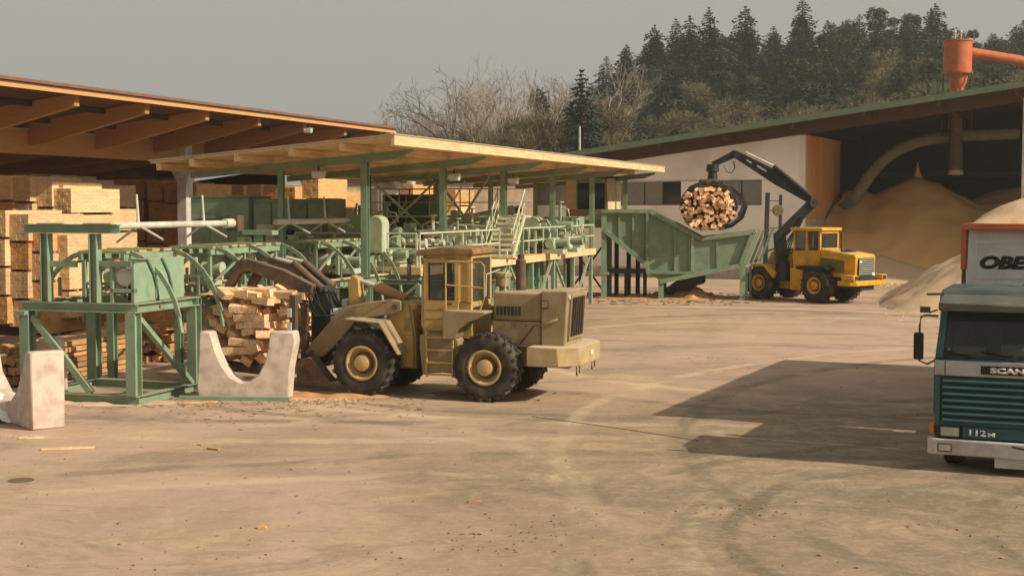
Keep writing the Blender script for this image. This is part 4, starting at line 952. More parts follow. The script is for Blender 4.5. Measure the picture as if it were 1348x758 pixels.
for i, (u, Y, z, sc, lb) in enumerate(((480,46.5,2.9,1.2,'drive unit directly behind the front canopy post'),(540,49,2.42,1.3,'drive unit left of the second canopy post, second row'),(575,50,2.42,1.2,'drive unit under the white boxes, second row'),(600,52.5,3.0,1.0,'raised drive unit on the conveyor left end'),
    (640,54,2.42,1.3,'drive unit hidden partly behind the stairs'),(660,57,2.42,1.3,'drive unit behind the stairs treads'),(712,58,2.9,1.3,'raised drive unit right of the stairs'),(738,60,2.42,1.1,'drive unit before the transfer conveyor'),(405,45,2.6,1.3,'drive unit behind the far end of the second pale shaft'),(320,41,2.25,1.1,'drive unit behind the second support post'))):
    gearset(u, Y, z, lb, sc, pgreen if i % 2 else green, 40+i)
for i, (u, Y, z, ln, lb) in enumerate(((470,50,3.35,4.4,'long pale green roller track behind the second canopy post'),(600,56,3.5,3.6,'pale green roller track left of the stairs'),(690,60,3.3,2.4,'short pale green roller track right of the stairs'))):
    o = M('roller_track', lb, u, Y, z, 'conveyor')
    for y in (-.4,.4): m = MB(); m.bar((0,y,0),(ln,y,0),.08,.22); m.obj('side_frame', pgreen, o)
    for k in range(int(ln/.35)): m = MB(); m.cyl((.2+k*.35,-.36,.05),(.2+k*.35,.36,.05),.05,n=8); m.obj('roller', galv, o)
    for x in (.2,ln/2,ln-.2): m = MB(); m.bar((x,-.4,2.42-z),(x,-.4,-.11),.08,.08); m.obj('leg', pgreen, o)
tk_ = M('belt_conveyor', 'sloping pale belt conveyor rising behind the railings of the platform', 545, 60, 3.2)
m = MB(); m.bar((0,0,0),(4.6,0,.9),.9,.12); m.obj('belt', dark, tk_)
for y in (-.5,.5): m = MB(); m.bar((0,y,.05),(4.6,y,.95),.06,.3); m.obj('side_frame', pgreen, tk_)
for x in (.4,2.2,4.2): m = MB(); m.bar((x,-.5,-.9),(x,-.5,.1+x*.19),.08,.08); m.obj('leg', pgreen, tk_); m = MB(); m.bar((x,.5,-.9),(x,.5,.1+x*.19),.08,.08); m.obj('leg', pgreen, tk_)
for k, (u0, v0, u1, v1, Y) in enumerate(((560,330,612,238,52),(620,332,566,262,53),(470,268,455,330,47))):
    a, b_ = at(u0,v0,Y), at(u1,v1,Y+.6); m = MB(); m.bar((0,0,0), b_-a, .05, .05); o = m.obj('steel_stay', railp, None, loc=a); tag(o, ('long pale slanting stay before the third canopy post','shorter pale stay leaning left between the second and third posts','short pale stay beside the round covered machine')[k], 'stay')
for k, (u, v, Y) in enumerate(((455,392,45.5),(478,400,45.0))):
    p = at(u, v, Y); m = MB(); m.cyl((0,0,0), (0,0,.95), .3, n=20); o = m.obj('steel_drum', mat('dark_drum', (.06,.045,.035), .7) if k == 0 else bpy.data.materials['dark_drum'], None, loc=(p.x,p.y,max(0,p.z-.4)), bevel=.02); tag(o, ('dark drum under the deck left of the front post','dark drum under the deck behind the front post')[k], 'drum')
# control cabin
cb = M('control_cabin', 'cream control cabin with dark window on stilts at the far end of the canopy', 745, 67.5, 3.55, 'cabin', RA)
m = MB(); m.bb(0,2.0,0,2.4,0,.55); m.obj('lower_wall', mat('cabin_brown', (.33,.24,.14), .8), cb)
m = MB(); m.bb(0,.5,0,2.4,.552,2.0); m.obj('corner_panel', cream, cb)
m = MB(); m.bb(.5,1.9,.05,.09,.552,1.78); m.obj('window', darkglass, cb)
for (x0,x1,z0,z1) in ((.5,1.95,1.785,2.0),(.5,.56,.552,1.785),(1.9,2.0,.552,1.785)): m = MB(); m.bb(x0,x1,0,.05,z0,z1); m.obj('frame', green, cb)
m = MB(); m.bb(2.0,2.06,0,2.4,-.3,2.0); m.obj('side_wall', cream, cb)
m = MB(); m.bb(-.1,2.15,-.1,2.5,2.003,2.1); m.obj('roof', dark, cb)
for k in range(4): m = MB(); m.bb(.2+k*.5,.55+k*.5,.2,.6,2.102,2.25+.1*(k%2)); m.obj('roof_box', green if k%2 else dark, cb)
for x in (.1,1.9):
    for y in (.1,2.3): m = MB(); m.bar((x,y,-3.55), (x,y,-.003), .16, .16); m.obj('leg', dark, cb)
for (a_, b_) in (((.1,.1,-3.4),(1.9,.1,-1.0)),((1.9,.1,-3.4),(.1,.1,-1.0))): m = MB(); m.bar(a_, b_, .08, .08); m.obj('brace', dark, cb)
# machinery below/behind the hopper: dark legs
for i, (u, Y) in enumerate(((812,68),(828,68.5),(840,69))):
    p = at(u, 270, Y); m = MB(); m.ibar((0,0,0), (0,0,3.0), .2, .2, .02); o = m.obj('steel_column', dark, None, loc=(p.x,p.y,0)); tag(o, ('dark steel column under the hopper, left of three','dark steel column under the hopper, middle of three','dark steel column under the hopper, right of three')[i], 'column')
# skip of a forklift at the left edge
fl = thing('forklift', 'yellowish forklift standing before the lumber stacks, cut by the left edge', 'forklift', gr(-8,430), RA+.2)
m = MB(); m.xz([(-1.1,.35),(.9,.35),(.9,.95),(.2,.95),(0,1.15),(-1.1,1.15)], -.5, .5); m.obj('body', yel, fl, bevel=.05)
for x in (-.8,.7):
    for y in (-.5,.5):
        m = MB(); m.cyl((x,y-.13,.36), (x,y+.13,.36), .36, n=20); wh = m.obj('wheel', rubber, fl, bevel=.03)
        m = MB(); m.cyl((x,y-.14,.36), (x,y+.14,.36), .16, n=14); m.obj('rim', rimy, wh)
for y in (-.4,.4):
    m = MB(); m.bar((1.0,y,.1), (1.0,y,2.6), .1, .08); m.obj('mast', dark, fl); m = MB(); m.bar((1.08,y*.6,.12), (2.1,y*.6,.1), .12, .05); m.obj('fork', dark, fl)
    for x in (-.9,.3): m = MB(); m.bar((x,y,1.1), (x,y,2.15), .06, .06); m.obj('guard_post', dark, fl)
m = MB(); m.bb(-1.0,.4,-.5,.5,2.15,2.22); m.obj('overhead_guard', dark, fl)
m = MB(); m.bb(-.6,-.1,-.25,.25,1.15,1.3); m.bb(-.7,-.58,-.25,.25,1.15,1.75); m.obj('seat', black, fl)
# ------------------------------------------------------------------ vehicles
def wheel(parent, c, side, r=.76, wd=.55, rm=rimy, rimr=.36, lugs=True, name='wheel'):
    """axle along y; side=+1 faces +y"""
    c = V(c); mb = MB(); h = wd/2
    prof = [(-h*.2,r*.44),(-h*.80,r*.46),(-h*.82,r*.50),(-h*.96,r*.62),(-h,r*.80),(-h*.90,r*.925),(-h*.72,r*.955),(h*.72,r*.955),(h*.90,r*.925),(h,r*.80),(h*.96,r*.62),(h*.82,r*.50),(h*.80,r*.46),(h*.2,r*.44)]
    mb.lathe(prof, c, (0,1,0), 40)
    if lugs:
        n = 22
        for k in range(n):
            a = k*2*pi/n
            for sg in (-1, 1):
                a2 = a+(.5*2*pi/n if sg > 0 else 0)
                def P_(ang, y, rad): return c+V((cos(ang)*rad, y, sin(ang)*rad))
                y0, y1 = .02*sg, h*.99*sg; da = .055; sh = .16
                q = [P_(a2-da+sh*0, y0, r*.93), P_(a2+da+0, y0, r*.93), P_(a2+da+sh, y1, r*.90), P_(a2-da+sh, y1, r*.90),
                     P_(a2-da*.7, y0, r*1.0), P_(a2+da*.7, y0, r*1.0), P_(a2+da*.7+sh, y1, r*.985), P_(a2-da*.7+sh, y1, r*.985)]
                mb.add(q, [(0,1,2,3),(7,6,5,4),(0,4,5,1),(1,5,6,2),(2,6,7,3),(3,7,4,0)])
    w_ = mb.obj(name, rubber, parent, ang=50)
    R1 = rimr; y = h*side
    m = MB(); m.lathe([(0,R1+.02),(.015*side,R1+.035),(.02*side,R1+.0),(-.01*side,R1-.035),(-.12*side,R1-.06),(-.15*side,R1-.10),(-.10*side,.235),(-.10*side,.02)], c+V((0,y*.93,0)), (0,1,0), 32, cap0=False); m.obj('rim', rm, w_)
    m = MB(); m.lathe([(-.10*side,.185),(.01*side,.18),(.03*side,.15),(.035*side,.02)], c+V((0,y*.93,0)), (0,1,0), 24); m.obj('hub', rm, w_)
    m = MB(); m.lathe([(-.11*side,.245),(-.085*side,.235),(-.080*side,.19),(-.11*side,.183)], c+V((0,y*.93,0)), (0,1,0), 24, cap0=False, cap1=False); m.obj('hub_ring', rust, w_)
    for k in range(10):
        a = k*2*pi/10; p = c+V((cos(a)*.165, y*.93+.0*side, sin(a)*.165))
        m = MB(); m.cyl(p, p+V((0,.03*side,0)), .014, n=6); m.obj('wheel_nut', rm, w_)
    return w_
winglass = bpy.data.materials.new('cab_glass'); winglass.use_nodes = True
_b = winglass.node_tree.nodes['Principled BSDF']; _b.inputs['Base Color'].default_value = (.04,.05,.05,1); _b.inputs['Roughness'].default_value = .06; _b.inputs['Alpha'].default_value = .42
# ---------------------------------------------------------- loader 1
r0 = gr(643,528); RL = pi-R(18.5)
lo = thing('wheel_loader', 'dusty tan and yellow wheel loader with rusty timber grapple, in the middle of the yard', 'wheel loader', (r0.x+.317*.97, r0.y+.948*.97+.05, 0), RL)
# local: +x forward, -y is ... heading = (-.948,.317); local +y = heading rotated +90 = (-.317,-.948) towards the camera
TR = .97
for (x, s) in ((0,1),(0,-1),(2.93,1),(2.93,-1)): wheel(lo, (x, TR*s, .76), s)
m = MB(); m.xz([(-1.7,.72),(-1.7,1.3),(1.35,1.3),(1.75,1.05),(1.75,.55),(.75,.5),(.45,.75),(-.6,.75)], -.5, .5); m.obj('rear_frame', tan, lo, bevel=.02)
m = MB(); m.cyl((0,-.95,.76), (0,.95,.76), .17, n=14); m.cyl((0,-.2,.76), (0,.2,.76), .3, n=16); m.obj('axle', dark, lo)
m = MB(); m.cyl((2.93,-.95,.76), (2.93,.95,.76), .17, n=14); m.cyl((2.93,-.2,.76), (2.93,.2,.76), .3, n=16); m.obj('axle', dark, lo)
m = MB(); m.cyl((1.85,0,.5), (1.85,0,1.3), .16, n=12); m.bb(1.6,2.2,-.3,.3,.6,1.2); m.obj('articulation_joint', dark, lo)
m = MB(); m.xz([(-1.12,1.76),(-1.12,2.39),(.0,2.38),(.0,1.76)], -.66, .66); m.obj('hood', tan, lo, bevel=.05, seg=2)
m = MB(); m.xz([(-1.1,1.18),(-1.1,1.745),(.02,1.745),(.02,1.3),(-.35,1.18)], -.65, .65); m.obj('side_panel', tan, lo, bevel=.015)
m = MB(); m.xz([(-1.66,1.05),(-1.75,2.45),(-1.13,2.43),(-1.13,1.05)], -.72, .72); m.obj('radiator_housing', tan, lo, bevel=.035, seg=2)
m = MB(); m.bb(-1.30,-1.14,.720,.732,2.05,2.23); m.obj('badge_plate', dark, lo)
m = MB(); m.bb(-1.285,-1.155,.7325,.7375,2.07,2.21); m.obj('badge_plate', tan, lo)
m = MB(); m.tube([(-1.5,.70,1.82),(-1.42,.77,1.78),(-1.22,.77,1.70),(-1.14,.70,1.68)], .03, 8); m.obj('grab_handle', tan, lo)
m = MB()                                     # grille frame on the rear face
def RX(z): return -1.66-.09*(z-1.05)/1.40
for (y0,y1,z0,z1) in ((-.58,-.52,1.35,2.34),(.52,.58,1.35,2.34),(-.52,.52,2.28,2.34),(-.52,.52,1.35,1.41)):
    m.prism([(RX(z0)-.05,z0),(RX(z1)-.05,z1),(RX(z1)+.02,z1),(RX(z0)+.02,z0)], (0,(y0+y1)/2,0), (1,0,0), (0,0,1), abs(y1-y0))
m.obj('grille_frame', tan, lo)
m = MB(); m.prism([(RX(1.41)-.012,1.41),(RX(2.28)-.012,2.28),(RX(2.28)-.002,2.28),(RX(1.41)-.002,1.41)], (0,0,0), (1,0,0), (0,0,1), 1.04); gb = m.obj('grille', black, lo)
for k in range(6):
    y = -.45+k*.18; m = MB(); m.bar((RX(1.41)-.03,y,1.41), (RX(2.28)-.03,y,2.28), .02, .03); m.obj('grille_bar', rust, gb)
for s in (-1,1): m = MB(); m.cyl((-1.77,s*.64,2.30), (-1.70,s*.64,2.30), .05, n=12); m.obj('rear_lamp', white2, lo)
m = MB(); cwp = [(-.95,1.2),(-1.65,1.2),(-2.05,.85),(-2.05,-.85),(-1.65,-1.2),(-.95,-1.2)]
m.prism(cwp, (0,0,1.03), (1,0,0), (0,1,0), .42); m.obj('counterweight', mat('counterweight_paint',(.40,.29,.13),.8,dirt=(.5,.39,.24),damt=.6,ds=3,top=(.58,.47,.33),topamt=.9), lo, bevel=.02)
m = MB(); m.bb(-2.075,-2.052,-.2,.05,1.0,1.1); m.obj('number_plate', white2, lo)
for s in (.5,-.75): m = MB(); m.tube([(-1.95,s,.82),(-1.95,s,.62),(-1.95,s+.25,.62),(-1.95,s+.25,.82)], .022, 6); m.obj('tow_hoop', tan, lo)
# exhaust and air cleaner
m = MB(); m.lathe([(0,.085),(.03,.115),(.72,.115),(.76,.08),(.86,.08)], (-.35,-.25,2.33), (0,0,1), 16); m.obj('exhaust_stack', rust, lo)
m = MB(); m.lathe([(0,.09),(.12,.09),(.14,.16),(.34,.17),(.36,.2),(.44,.2),(.47,.1)], (.02,-.1,2.33), (0,0,1), 18); m.obj('air_cleaner', tan, lo)
for dx in (-.14,.32): m = MB(); m.tube([(dx,.25,2.25),(dx,.2,2.75),(dx*.4,-.3,2.85)], .018, 6); m.obj('guard_rod', pgreen, lo)
# rear fenders and platform
for s in (1,-1):
    m = MB(); m.xz([(.98,1.98),(.0,1.98),(.0,1.93),(.14,1.83),(.38,1.74),(.62,1.58),(.72,1.36),(.98,1.36)], s*.68, s*1.22); m.obj('fender', tan, lo, bevel=.015)
    m = MB(); m.xz([(.98,1.35),(.72,1.35),(.66,1.1),(.74,.62),(1.55,.55),(1.62,1.1),(1.62,1.42),(.98,1.42)], s*.55, s*1.0); m.obj('side_tank', tan, lo, bevel=.02)
    m = MB(); yy = s*1.07
    for x in (.80,1.42): m.bar((x,yy,.5), (x,yy,1.52), .035, .05)
    m.obj('ladder_rail', yel, lo)
    for z in (.55,.82,1.1,1.38):
        m = MB(); m.bb(.8,1.42,yy-.03,yy+.03,z-.02,z+.02); m.obj('step', yel, lo)
    m = MB(); m.tube([(.92,s*1.18,2.0),(.92,s*1.18,3.02),(.82,s*1.18,3.06),(.1,s*1.18,3.06),(.02,s*1.18,2.98),(.02,s*1.18,2.3),(.12,s*1.18,2.0)], .02, 8); m.obj('handrail', yel, lo)
    m = MB(); m.tube([(.92,s*1.18,2.55),(.02,s*1.18,2.5)], .018, 8); m.obj('handrail', yel, lo)
# cab
CX0, CX1, CY = .50, 1.62, .68
m = MB(); m.xz([(CX0,1.32),(CX1,1.32),(CX1+.12,1.6),(CX1+.1,2.15),(CX0,2.15)], -CY+.02, CY-.04); m.obj('cab_base', yel, lo, bevel=.03)
for (x,y) in ((CX0+.05,CY-.05),(CX0+.05,-CY+.05),(.82,CY-.03),(.82,-CY+.03),(CX1-.03,CY-.05),(CX1-.03,-CY+.05)):
    m = MB(); m.bar((x+(.08 if x > 1.5 else 0),y,2.13), (x,y,3.22), .09, .10); m.obj('cab_pillar', yel, lo)
m = MB(); m.xz([(CX0-.08,3.2),(CX0-.06,3.34),(1.15,3.38),(CX1+.16,3.30),(CX1+.2,3.16)], -CY-.08, CY+.08); m.obj('cab_roof', roofrust, lo, bevel=.03, seg=2)
m = MB(); m.bb(CX0,CX1+.02,-CY,CY,3.12,3.199); m.obj('roof_frame', yel, lo)
for s in (1,-1):
    dy = s*(CY+.015)
    m = MB()
    for (x0,x1,z0,z1) in ((.80,.90,1.5,3.1),(1.50,1.62,1.5,3.1),(.90,1.5,3.0,3.1),(.90,1.5,1.5,2.2)): m.bb(x0,x1,dy-.025,dy+.025,z0,z1)
    dd = m.obj('cab_door', yel, lo)
    m = MB(); m.bb(.905,1.495,dy-.008,dy+.008,2.2,3.0); m.obj('door_window', winglass, dd)
    m = MB(); m.bb(.89,1.51,dy-.02,dy+.032,2.185,2.205); m.bb(.89,1.51,dy-.02,dy+.032,2.995,3.012); m.bb(.888,.91,dy-.02,dy+.032,2.19,3.0); m.bb(1.49,1.512,dy-.02,dy+.032,2.19,3.0); m.obj('window_seal', black, dd)
    for z in (1.75,1.95): m = MB(); m.bb(.82,1.6,dy+s*.026,dy+s*.032,z,z+.015); m.obj('door_crease', roofrust, dd)
    m = MB(); m.cyl((.95,dy+s*.03,2.1), (1.08,dy+s*.05,2.1), .015, n=6); m.obj('handle', black, dd)
    m = MB(); m.bb(CX0+.1,.79,s*(CY-.06),s*(CY-.02),2.15,3.12); m.obj('rear_quarter', yel, lo)
m = MB(); m.bb(CX1+.02,CX1+.03,-CY+.08,CY-.08,2.15,3.12); m.obj('windscreen', winglass, lo)
m = MB(); m.bb(CX0+.01,CX0+.02,-CY+.1,CY-.1,2.15,3.12); m.obj('rear_window', winglass, lo)
m = MB(); m.bb(.8,1.15,-.25,.25,1.95,2.1+.1); m.bb(.7,.82,-.25,.25,2.2,2.85); m.obj('seat', black, lo, bevel=.04)
m = MB(); m.lathe([(0,.2),(.03,.22),(.05,.2),(.03,.18)], (1.3,0,2.4), (-.5,0,.85), 18); m.cyl((1.42,0,2.0), (1.3,0,2.4), .03, n=8); m.obj('steering_wheel', black, lo)
m = MB(); m.tube([(1.72,CY+.02,2.6),(1.9,CY+.25,2.7),(1.9,CY+.25,2.95)], .015, 6); m.obj('mirror_arm', black, lo); m = MB(); m.bb(1.87,1.91,CY+.17,CY+.33,2.62,2.95); m.obj('mirror', black, lo, bevel=.01)
# front frame, arms
m = MB(); m.xz([(1.95,.58),(1.95,1.3),(2.05,2.02),(2.2,2.12),(2.62,2.08),(2.75,1.4),(3.5,1.15),(3.6,.75),(3.3,.6)], -.42, .42); m.obj('front_frame', yel, lo, bevel=.03)
for s in (1,-1):
    m = MB(); m.xz([(1.98,.62),(1.98,1.3),(2.1,2.06),(2.55,2.05),(2.62,1.3),(2.2,.62)], s*.43, s*.50); m.obj('tower_plate', yel, lo, bevel=.015)
    m = MB(); m.prism([(2.02,.98),(2.06,.98),(2.5,1.66),(3.35,1.72),(3.35,1.76),(2.47,1.70)], (0,s*.97,0), (1,0,0), (0,0,1), .62); m.obj('front_fender', tan, lo, bevel=.01)
    pr = [(2.2,2.14),(2.45,2.17),(3.0,2.10),(3.62,1.98),(4.05,1.55),(4.5,1.08),(4.62,.88),(4.48,.72),(4.15,.82),(3.7,1.22),(3.35,1.62),(3.0,1.74),(2.4,1.84),(2.2,1.92)]
    m = MB(); m.xz(pr, s*.54, s*.68); m.obj('lift_arm', tan, lo, bevel=.02)
    m = MB(); m.cyl((2.35,s*.70,2.0), (2.35,s*.50,2.0), .07, n=12); m.obj('pivot_pin', rust, lo); m = MB(); m.cyl((4.45,s*.70,.88), (4.45,s*.5,.88), .07, n=12); m.obj('pivot_pin', rust, lo)
    m = MB(); m.cyl((2.35,s*.46,1.1), (3.1,s*.46,1.35), .075, n=12); m.obj('lift_cylinder', yel, lo)
    m = MB(); m.cyl((3.1,s*.46,1.35), (3.55,s*.46,1.52), .04, n=10); m.obj('cylinder_rod', galv, lo)
m = MB(); m.cyl((2.35,0,2.12), (3.1,0,2.42), .13, n=16); m.obj('tilt_cylinder', mat('faded_orange_paint',(.42,.22,.09),.7,dirt=(.3,.2,.1)), lo, bevel=.015)
m = MB(); m.cyl((3.1,0,2.42), (3.55,0,2.55), .06, n=10); m.obj('cylinder_rod', galv, lo)
m = MB(); m.xz([(3.5,1.75),(3.72,1.75),(3.78,2.5),(3.66,2.68),(3.5,2.6),(3.46,2.1)], -.14, .14); m.obj('tilt_lever', yel, lo, bevel=.02)
m = MB(); m.bb(3.55,3.7,-.55,.55,1.72,1.88); m.obj('cross_tube', rust, lo)
for s in (1,-1):
    m = MB(); m.cyl((1.62,s*.55,3.42), (1.74,s*.55,3.42), .075, n=14); m.obj('work_lamp', galv, lo); m = MB(); m.bar((1.64,s*.55,3.3),(1.64,s*.55,3.38),.03,.03); m.obj('lamp_bracket', dark, lo)
for k in range(7):
    m = MB(); m.box((-.62+k*.085,.667,1.98), (.055,.012,.2), ry=.0); m.obj('louvre', dark, lo)
for k in range(5):
    m = MB(); m.cyl((-1.02+k*.25,.655,1.66), (-1.02+k*.25,.67,1.66), .016, n=6); m.obj('bolt', rust, lo)
m = MB(); m.bar((-.62,.66,1.24), (-.95,.66,1.66), .012, .03); m.obj('panel_stay', rust, lo)
m = MB(); m.bb(2.05,2.2,.505,.515,1.45,1.75); m.obj('inspection_plate', tan, lo)
for k in range(4): m = MB(); m.tube([(1.75,.25-.1*k,1.1+.1*k),(1.98,.3-.1*k,1.35+.12*k),(2.2,.3-.1*k,1.75+.1*k),(2.4,.2-.1*k,2.14)], .02, 6); m.obj('hydraulic_hose', black, lo)
# grapple
gp = MB(); gp.bb(4.62,4.74,-1.15,1.15,.45,.62); gp.bb(4.62,4.74,-1.15,1.15,2.05,2.25)
for y in (-1.1,-.55,0,.55,1.1): gp.bb(4.60,4.76,y-.07,y+.07,.45,2.25)
gr_ = gp.obj('grapple_frame', rust, lo, bevel=.01)
for y in (-.85,-.3,.3,.85):
    m = MB(); m.prism([(4.74,.42),(5.6,.36),(6.6,.42),(7.0,.62),(6.6,.56),(5.6,.56),(4.74,.68)], (0,y,0), (1,0,0), (0,0,1), .12); m.obj('fork_tine', rust, gr_)
for y in (-.55,.55):
    m = MB(); m.prism([(4.5,2.15),(4.42,2.45),(5.2,2.80),(6.1,3.04),(6.38,3.0),(6.5,2.85),(6.78,2.28),(6.66,2.22),(6.34,2.68),(6.18,2.76),(6.0,2.74),(5.3,2.48),(4.85,2.22)], (0,y,0), (1,0,0), (0,0,1), .22); m.obj('clamp_arm', rust, gr_, bevel=.012)
m = MB(); m.bar((6.28,-.6,2.82), (6.28,.6,2.82), .22, .25); m.obj('clamp_cross_beam', rust, gr_, bevel=.02)
m = MB(); m.bar((5.0,-.5,2.5), (5.0,.5,2.5), .3, .22); m.obj('clamp_cross_beam', rust, gr_, bevel=.02)
for y in (-.25,.3):
    m = MB(); m.cyl((4.35,y,2.35), (5.1,y,2.95), .09, n=12); m.obj('clamp_cylinder', rust, gr_); m = MB(); m.cyl((5.1,y,2.95), (5.55,y,3.05), .045, n=8); m.obj('cylinder_rod', galv, gr_)
m = MB(); m.prism([(4.2,.7),(4.62,.45),(4.62,2.2),(4.35,2.45),(4.1,1.9)], (0,.0,0), (1,0,0), (0,0,1), .5); m.obj('quick_hitch', dark, gr_, bevel=.03)
m = MB(); m.prism([(3.75,.28),(4.6,.28),(4.62,.75),(4.25,.85),(3.95,.5)], (0,.95,0), (1,0,0), (0,0,1), .4); m.obj('toe_plate', rust, gr_, bevel=.02)
rh = random.Random(4)
for k in range(9):
    y = rh.uniform(-.4,.6); p0 = V((4.1+rh.uniform(-.2,.3), y, 1.6+rh.uniform(-.2,.4))); p1 = V((4.6+rh.uniform(-.1,.5), y+rh.uniform(-.2,.3), 2.3+rh.uniform(-.1,.4)))
    mid = (p0+p1)/2+V((rh.uniform(-.3,.1), .15, rh.uniform(-.35,.35))); m = MB(); m.tube([p0, p0.lerp(mid,.6), mid, mid.lerp(p1,.6), p1], .022, 6); m.obj('hydraulic_hose', black, gr_)
for (x,z,s_) in ((4.8,1.75,.09),(4.8,1.42,.11)): m = MB(); m.bb(x-.1,x,1.17,1.2,z,z+.2); m.obj('reflector_plate', white2, gr_)
m = MB(); m.bb(3.9,4.1,.1,.4,1.6,1.9); m.bb(3.85,4.0,-.3,0,1.9,2.1); m.obj('valve_block', white2, gr_, bevel=.02)
# bundle of timbers held in the grapple (each a thing)
ML = Matrix.LocRotScale(lo.location, lo.rotation_euler, None)
def chunk(seed, ln, w, h_):
    r = random.Random(seed); mb = MB(); vs = []
    for y in (-ln/2, ln/2):
        for (x,z) in ((-w/2,-h_/2),(w/2,-h_/2),(w/2+r.uniform(-.02,.02),h_/2),(-w/2+r.uniform(-.02,.02),h_/2)): vs.append((x+r.uniform(-.01,.01), y+r.uniform(-.03,.03), z+r.uniform(-.01,.01)))
    mb.add(vs, [(0,1,2,3),(7,6,5,4),(0,4,5,1),(1,5,6,2),(2,6,7,3),(3,7,4,0)]); return mb.mesh('timber', timberm, smooth=False)
CHK = [chunk(1,1.8,.27,.17), chunk(2,1.6,.22,.18), chunk(3,2.0,.32,.15), chunk(4,1.5,.2,.16)]
rb = random.Random(12); n = 0
for j in range(10):
    z = .82+j*.155; xw = 1.0-.55*((j-4.5)/5.2)**2*.6
    ni = 7 if 1 < j < 8 else 6
    for i in range(ni):
        x = 6.12+(i-(ni-1)/2)*.255*xw+rb.uniform(-.05,.05); 
        p = ML @ V((x, rb.uniform(-.25,.25)+.1, z-.06+rb.uniform(-.02,.04)))
        o = new('timber', CHK[rb.randrange(4)], None, p, (rb.uniform(-.16,.16), rb.uniform(-.7,.7), RL+rb.uniform(-.5,.5)))
        tag(o, 'short fresh sawn timber in the bundle gripped by the tan wheel loader', 'timber', 'timbers gripped by the tan wheel loader'); n += 1
for i in range(5):
    p = ML @ V((5.1+i*.33, .75+rb.uniform(-.2,.2), 2.28-abs(i-2)*.04)); o = new('timber', CHK[(i*2) % 3], None, p, (rb.uniform(-.08,.08), rb.uniform(-.2,.2), RL+1.35+rb.uniform(-.3,.3)), (1,.62,1))
    tag(o, ('long timber lying across the top of the gripped bundle, nearest the claw hinge','timber lying across the bundle top, second from the claw hinge','timber lying across the middle of the bundle top','timber lying across the bundle top, second from its left end','timber lying across the bundle top at its far left end')[i], 'timber')
for i in range(7):                           # turned pieces on the near face
    p = ML @ V((5.0+rb.uniform(0,1.3), 1.12+rb.uniform(-.05,.12), .95+i*.19)); o = new('timber', CHK[rb.randrange(4)], None, p, (rb.uniform(-.1,.1), rb.uniform(-.3,.3), RL+1.57+rb.uniform(-.5,.3)), (1,.42,1))
    tag(o, 'short timber turned crosswise on the near side of the gripped bundle', 'timber', 'crosswise timbers on the near side of the gripped bundle')

# ---------------------------------------------------------- loader 2 with crane
r2 = gr(1077,398.5); H2 = R(180-50)            # heading angle
hd_ = V((cos(H2), sin(H2), 0)); lf = V((-sin(H2), cos(H2), 0))   # lf = local +y
cr = thing('crane_loader', 'bright yellow wheel loader with black knuckle crane holding a timber bundle', 'wheel loader', (r2.x-lf.x*.95, r2.y-lf.y*.95, 0), H2)
for (x, s) in ((0,1),(0,-1),(3.15,1),(3.15,-1)): wheel(cr, (x, .98*s, .77), s, r=.77, wd=.62, rm=yel2, rimr=.34)
m = MB(); m.xz([(-1.9,.6),(-1.9,1.25),(1.5,1.25),(1.8,1.0),(1.8,.5),(.8,.45),(.5,.7),(-.7,.7)], -.5, .5); m.obj('rear_frame', dark, cr, bevel=.02)
m = MB(); m.xz([(-1.75,1.15),(-1.8,2.08),(-1.7,2.16),(.1,2.36),(.1,1.15)], -.72, .72); m.obj('hood', yel2, cr, bevel=.05, seg=2)
m = MB(); m.xz([(-1.2,1.35),(-1.2,1.9),(.05,1.98),(.05,1.35)], .722, .735); m.obj('side_panel', mat('olive_panel', (.16,.12,.035), .7, dirt=(.3,.2,.08)), cr)
m = MB(); m.bb(-1.84,-1.81,-.55,.55,1.2,2.0); gb = m.obj('grille', black, cr)
for k in range(10): m = MB(); m.bb(-1.87,-1.845,-.55,.55,1.22+k*.08,1.245+k*.08); m.obj('grille_bar', galv, gb)
for s in (-.45,.45): m = MB(); m.bb(-1.88,-1.872,s-.1,s+.1,1.22,1.36) if s < 0 else m.bb(-1.88,-1.872,s-.08,s+.08,1.8,1.9); m.obj('lamp', white2, cr)
m = MB(); m.prism([(-1.2,1.22),(-1.85,1.22),(-2.08,1.0),(-2.08,-1.0),(-1.85,-1.22),(-1.2,-1.22)], (0,0,.92), (1,0,0), (0,1,0), .22); m.obj('bumper', yel2, cr, bevel=.03)
for s in (1,-1):
    m = MB(); m.bb(-2.06,-1.4,s*.85,s*1.2,1.04,1.28); m.obj('lamp_box', yel2, cr, bevel=.02)
    m = MB(); m.bb(-2.074,-2.064,s*.9,s*1.12,1.08,1.24); m.obj('lamp', dark, cr)
    m = MB(); m.xz([(-.75,1.5),(-.55,1.62),(.95,1.62),(1.0,1.5),(.9,1.45),(-.6,1.45)], s*.74, s*1.3); m.obj('fender', black, cr, bevel=.02)
    m = MB(); m.xz([(.85,.5),(1.6,.5),(1.6,1.5),(.85,1.5)], s*.5, s*.95); m.obj('side_tank', yel2, cr, bevel=.03)
    m = MB(); m.xz([(2.3,1.0),(2.2,1.25),(2.8,1.62),(3.6,1.6),(3.6,1.52),(2.85,1.52)], s*.7, s*1.28); m.obj('front_fender', yel2, cr, bevel=.01)
m = MB(); m.xz([(1.9,.5),(1.8,2.1),(3.0,2.2),(3.5,1.3),(3.9,1.1),(3.9,.6)], -.55, .55); m.obj('front_frame', yel2, cr, bevel=.04)
m = MB(); m.xz([(.15,1.3),(1.65,1.3),(1.7,2.25),(.15,2.3)], -.68, .68); m.obj('cab_base', yel2, cr, bevel=.03)
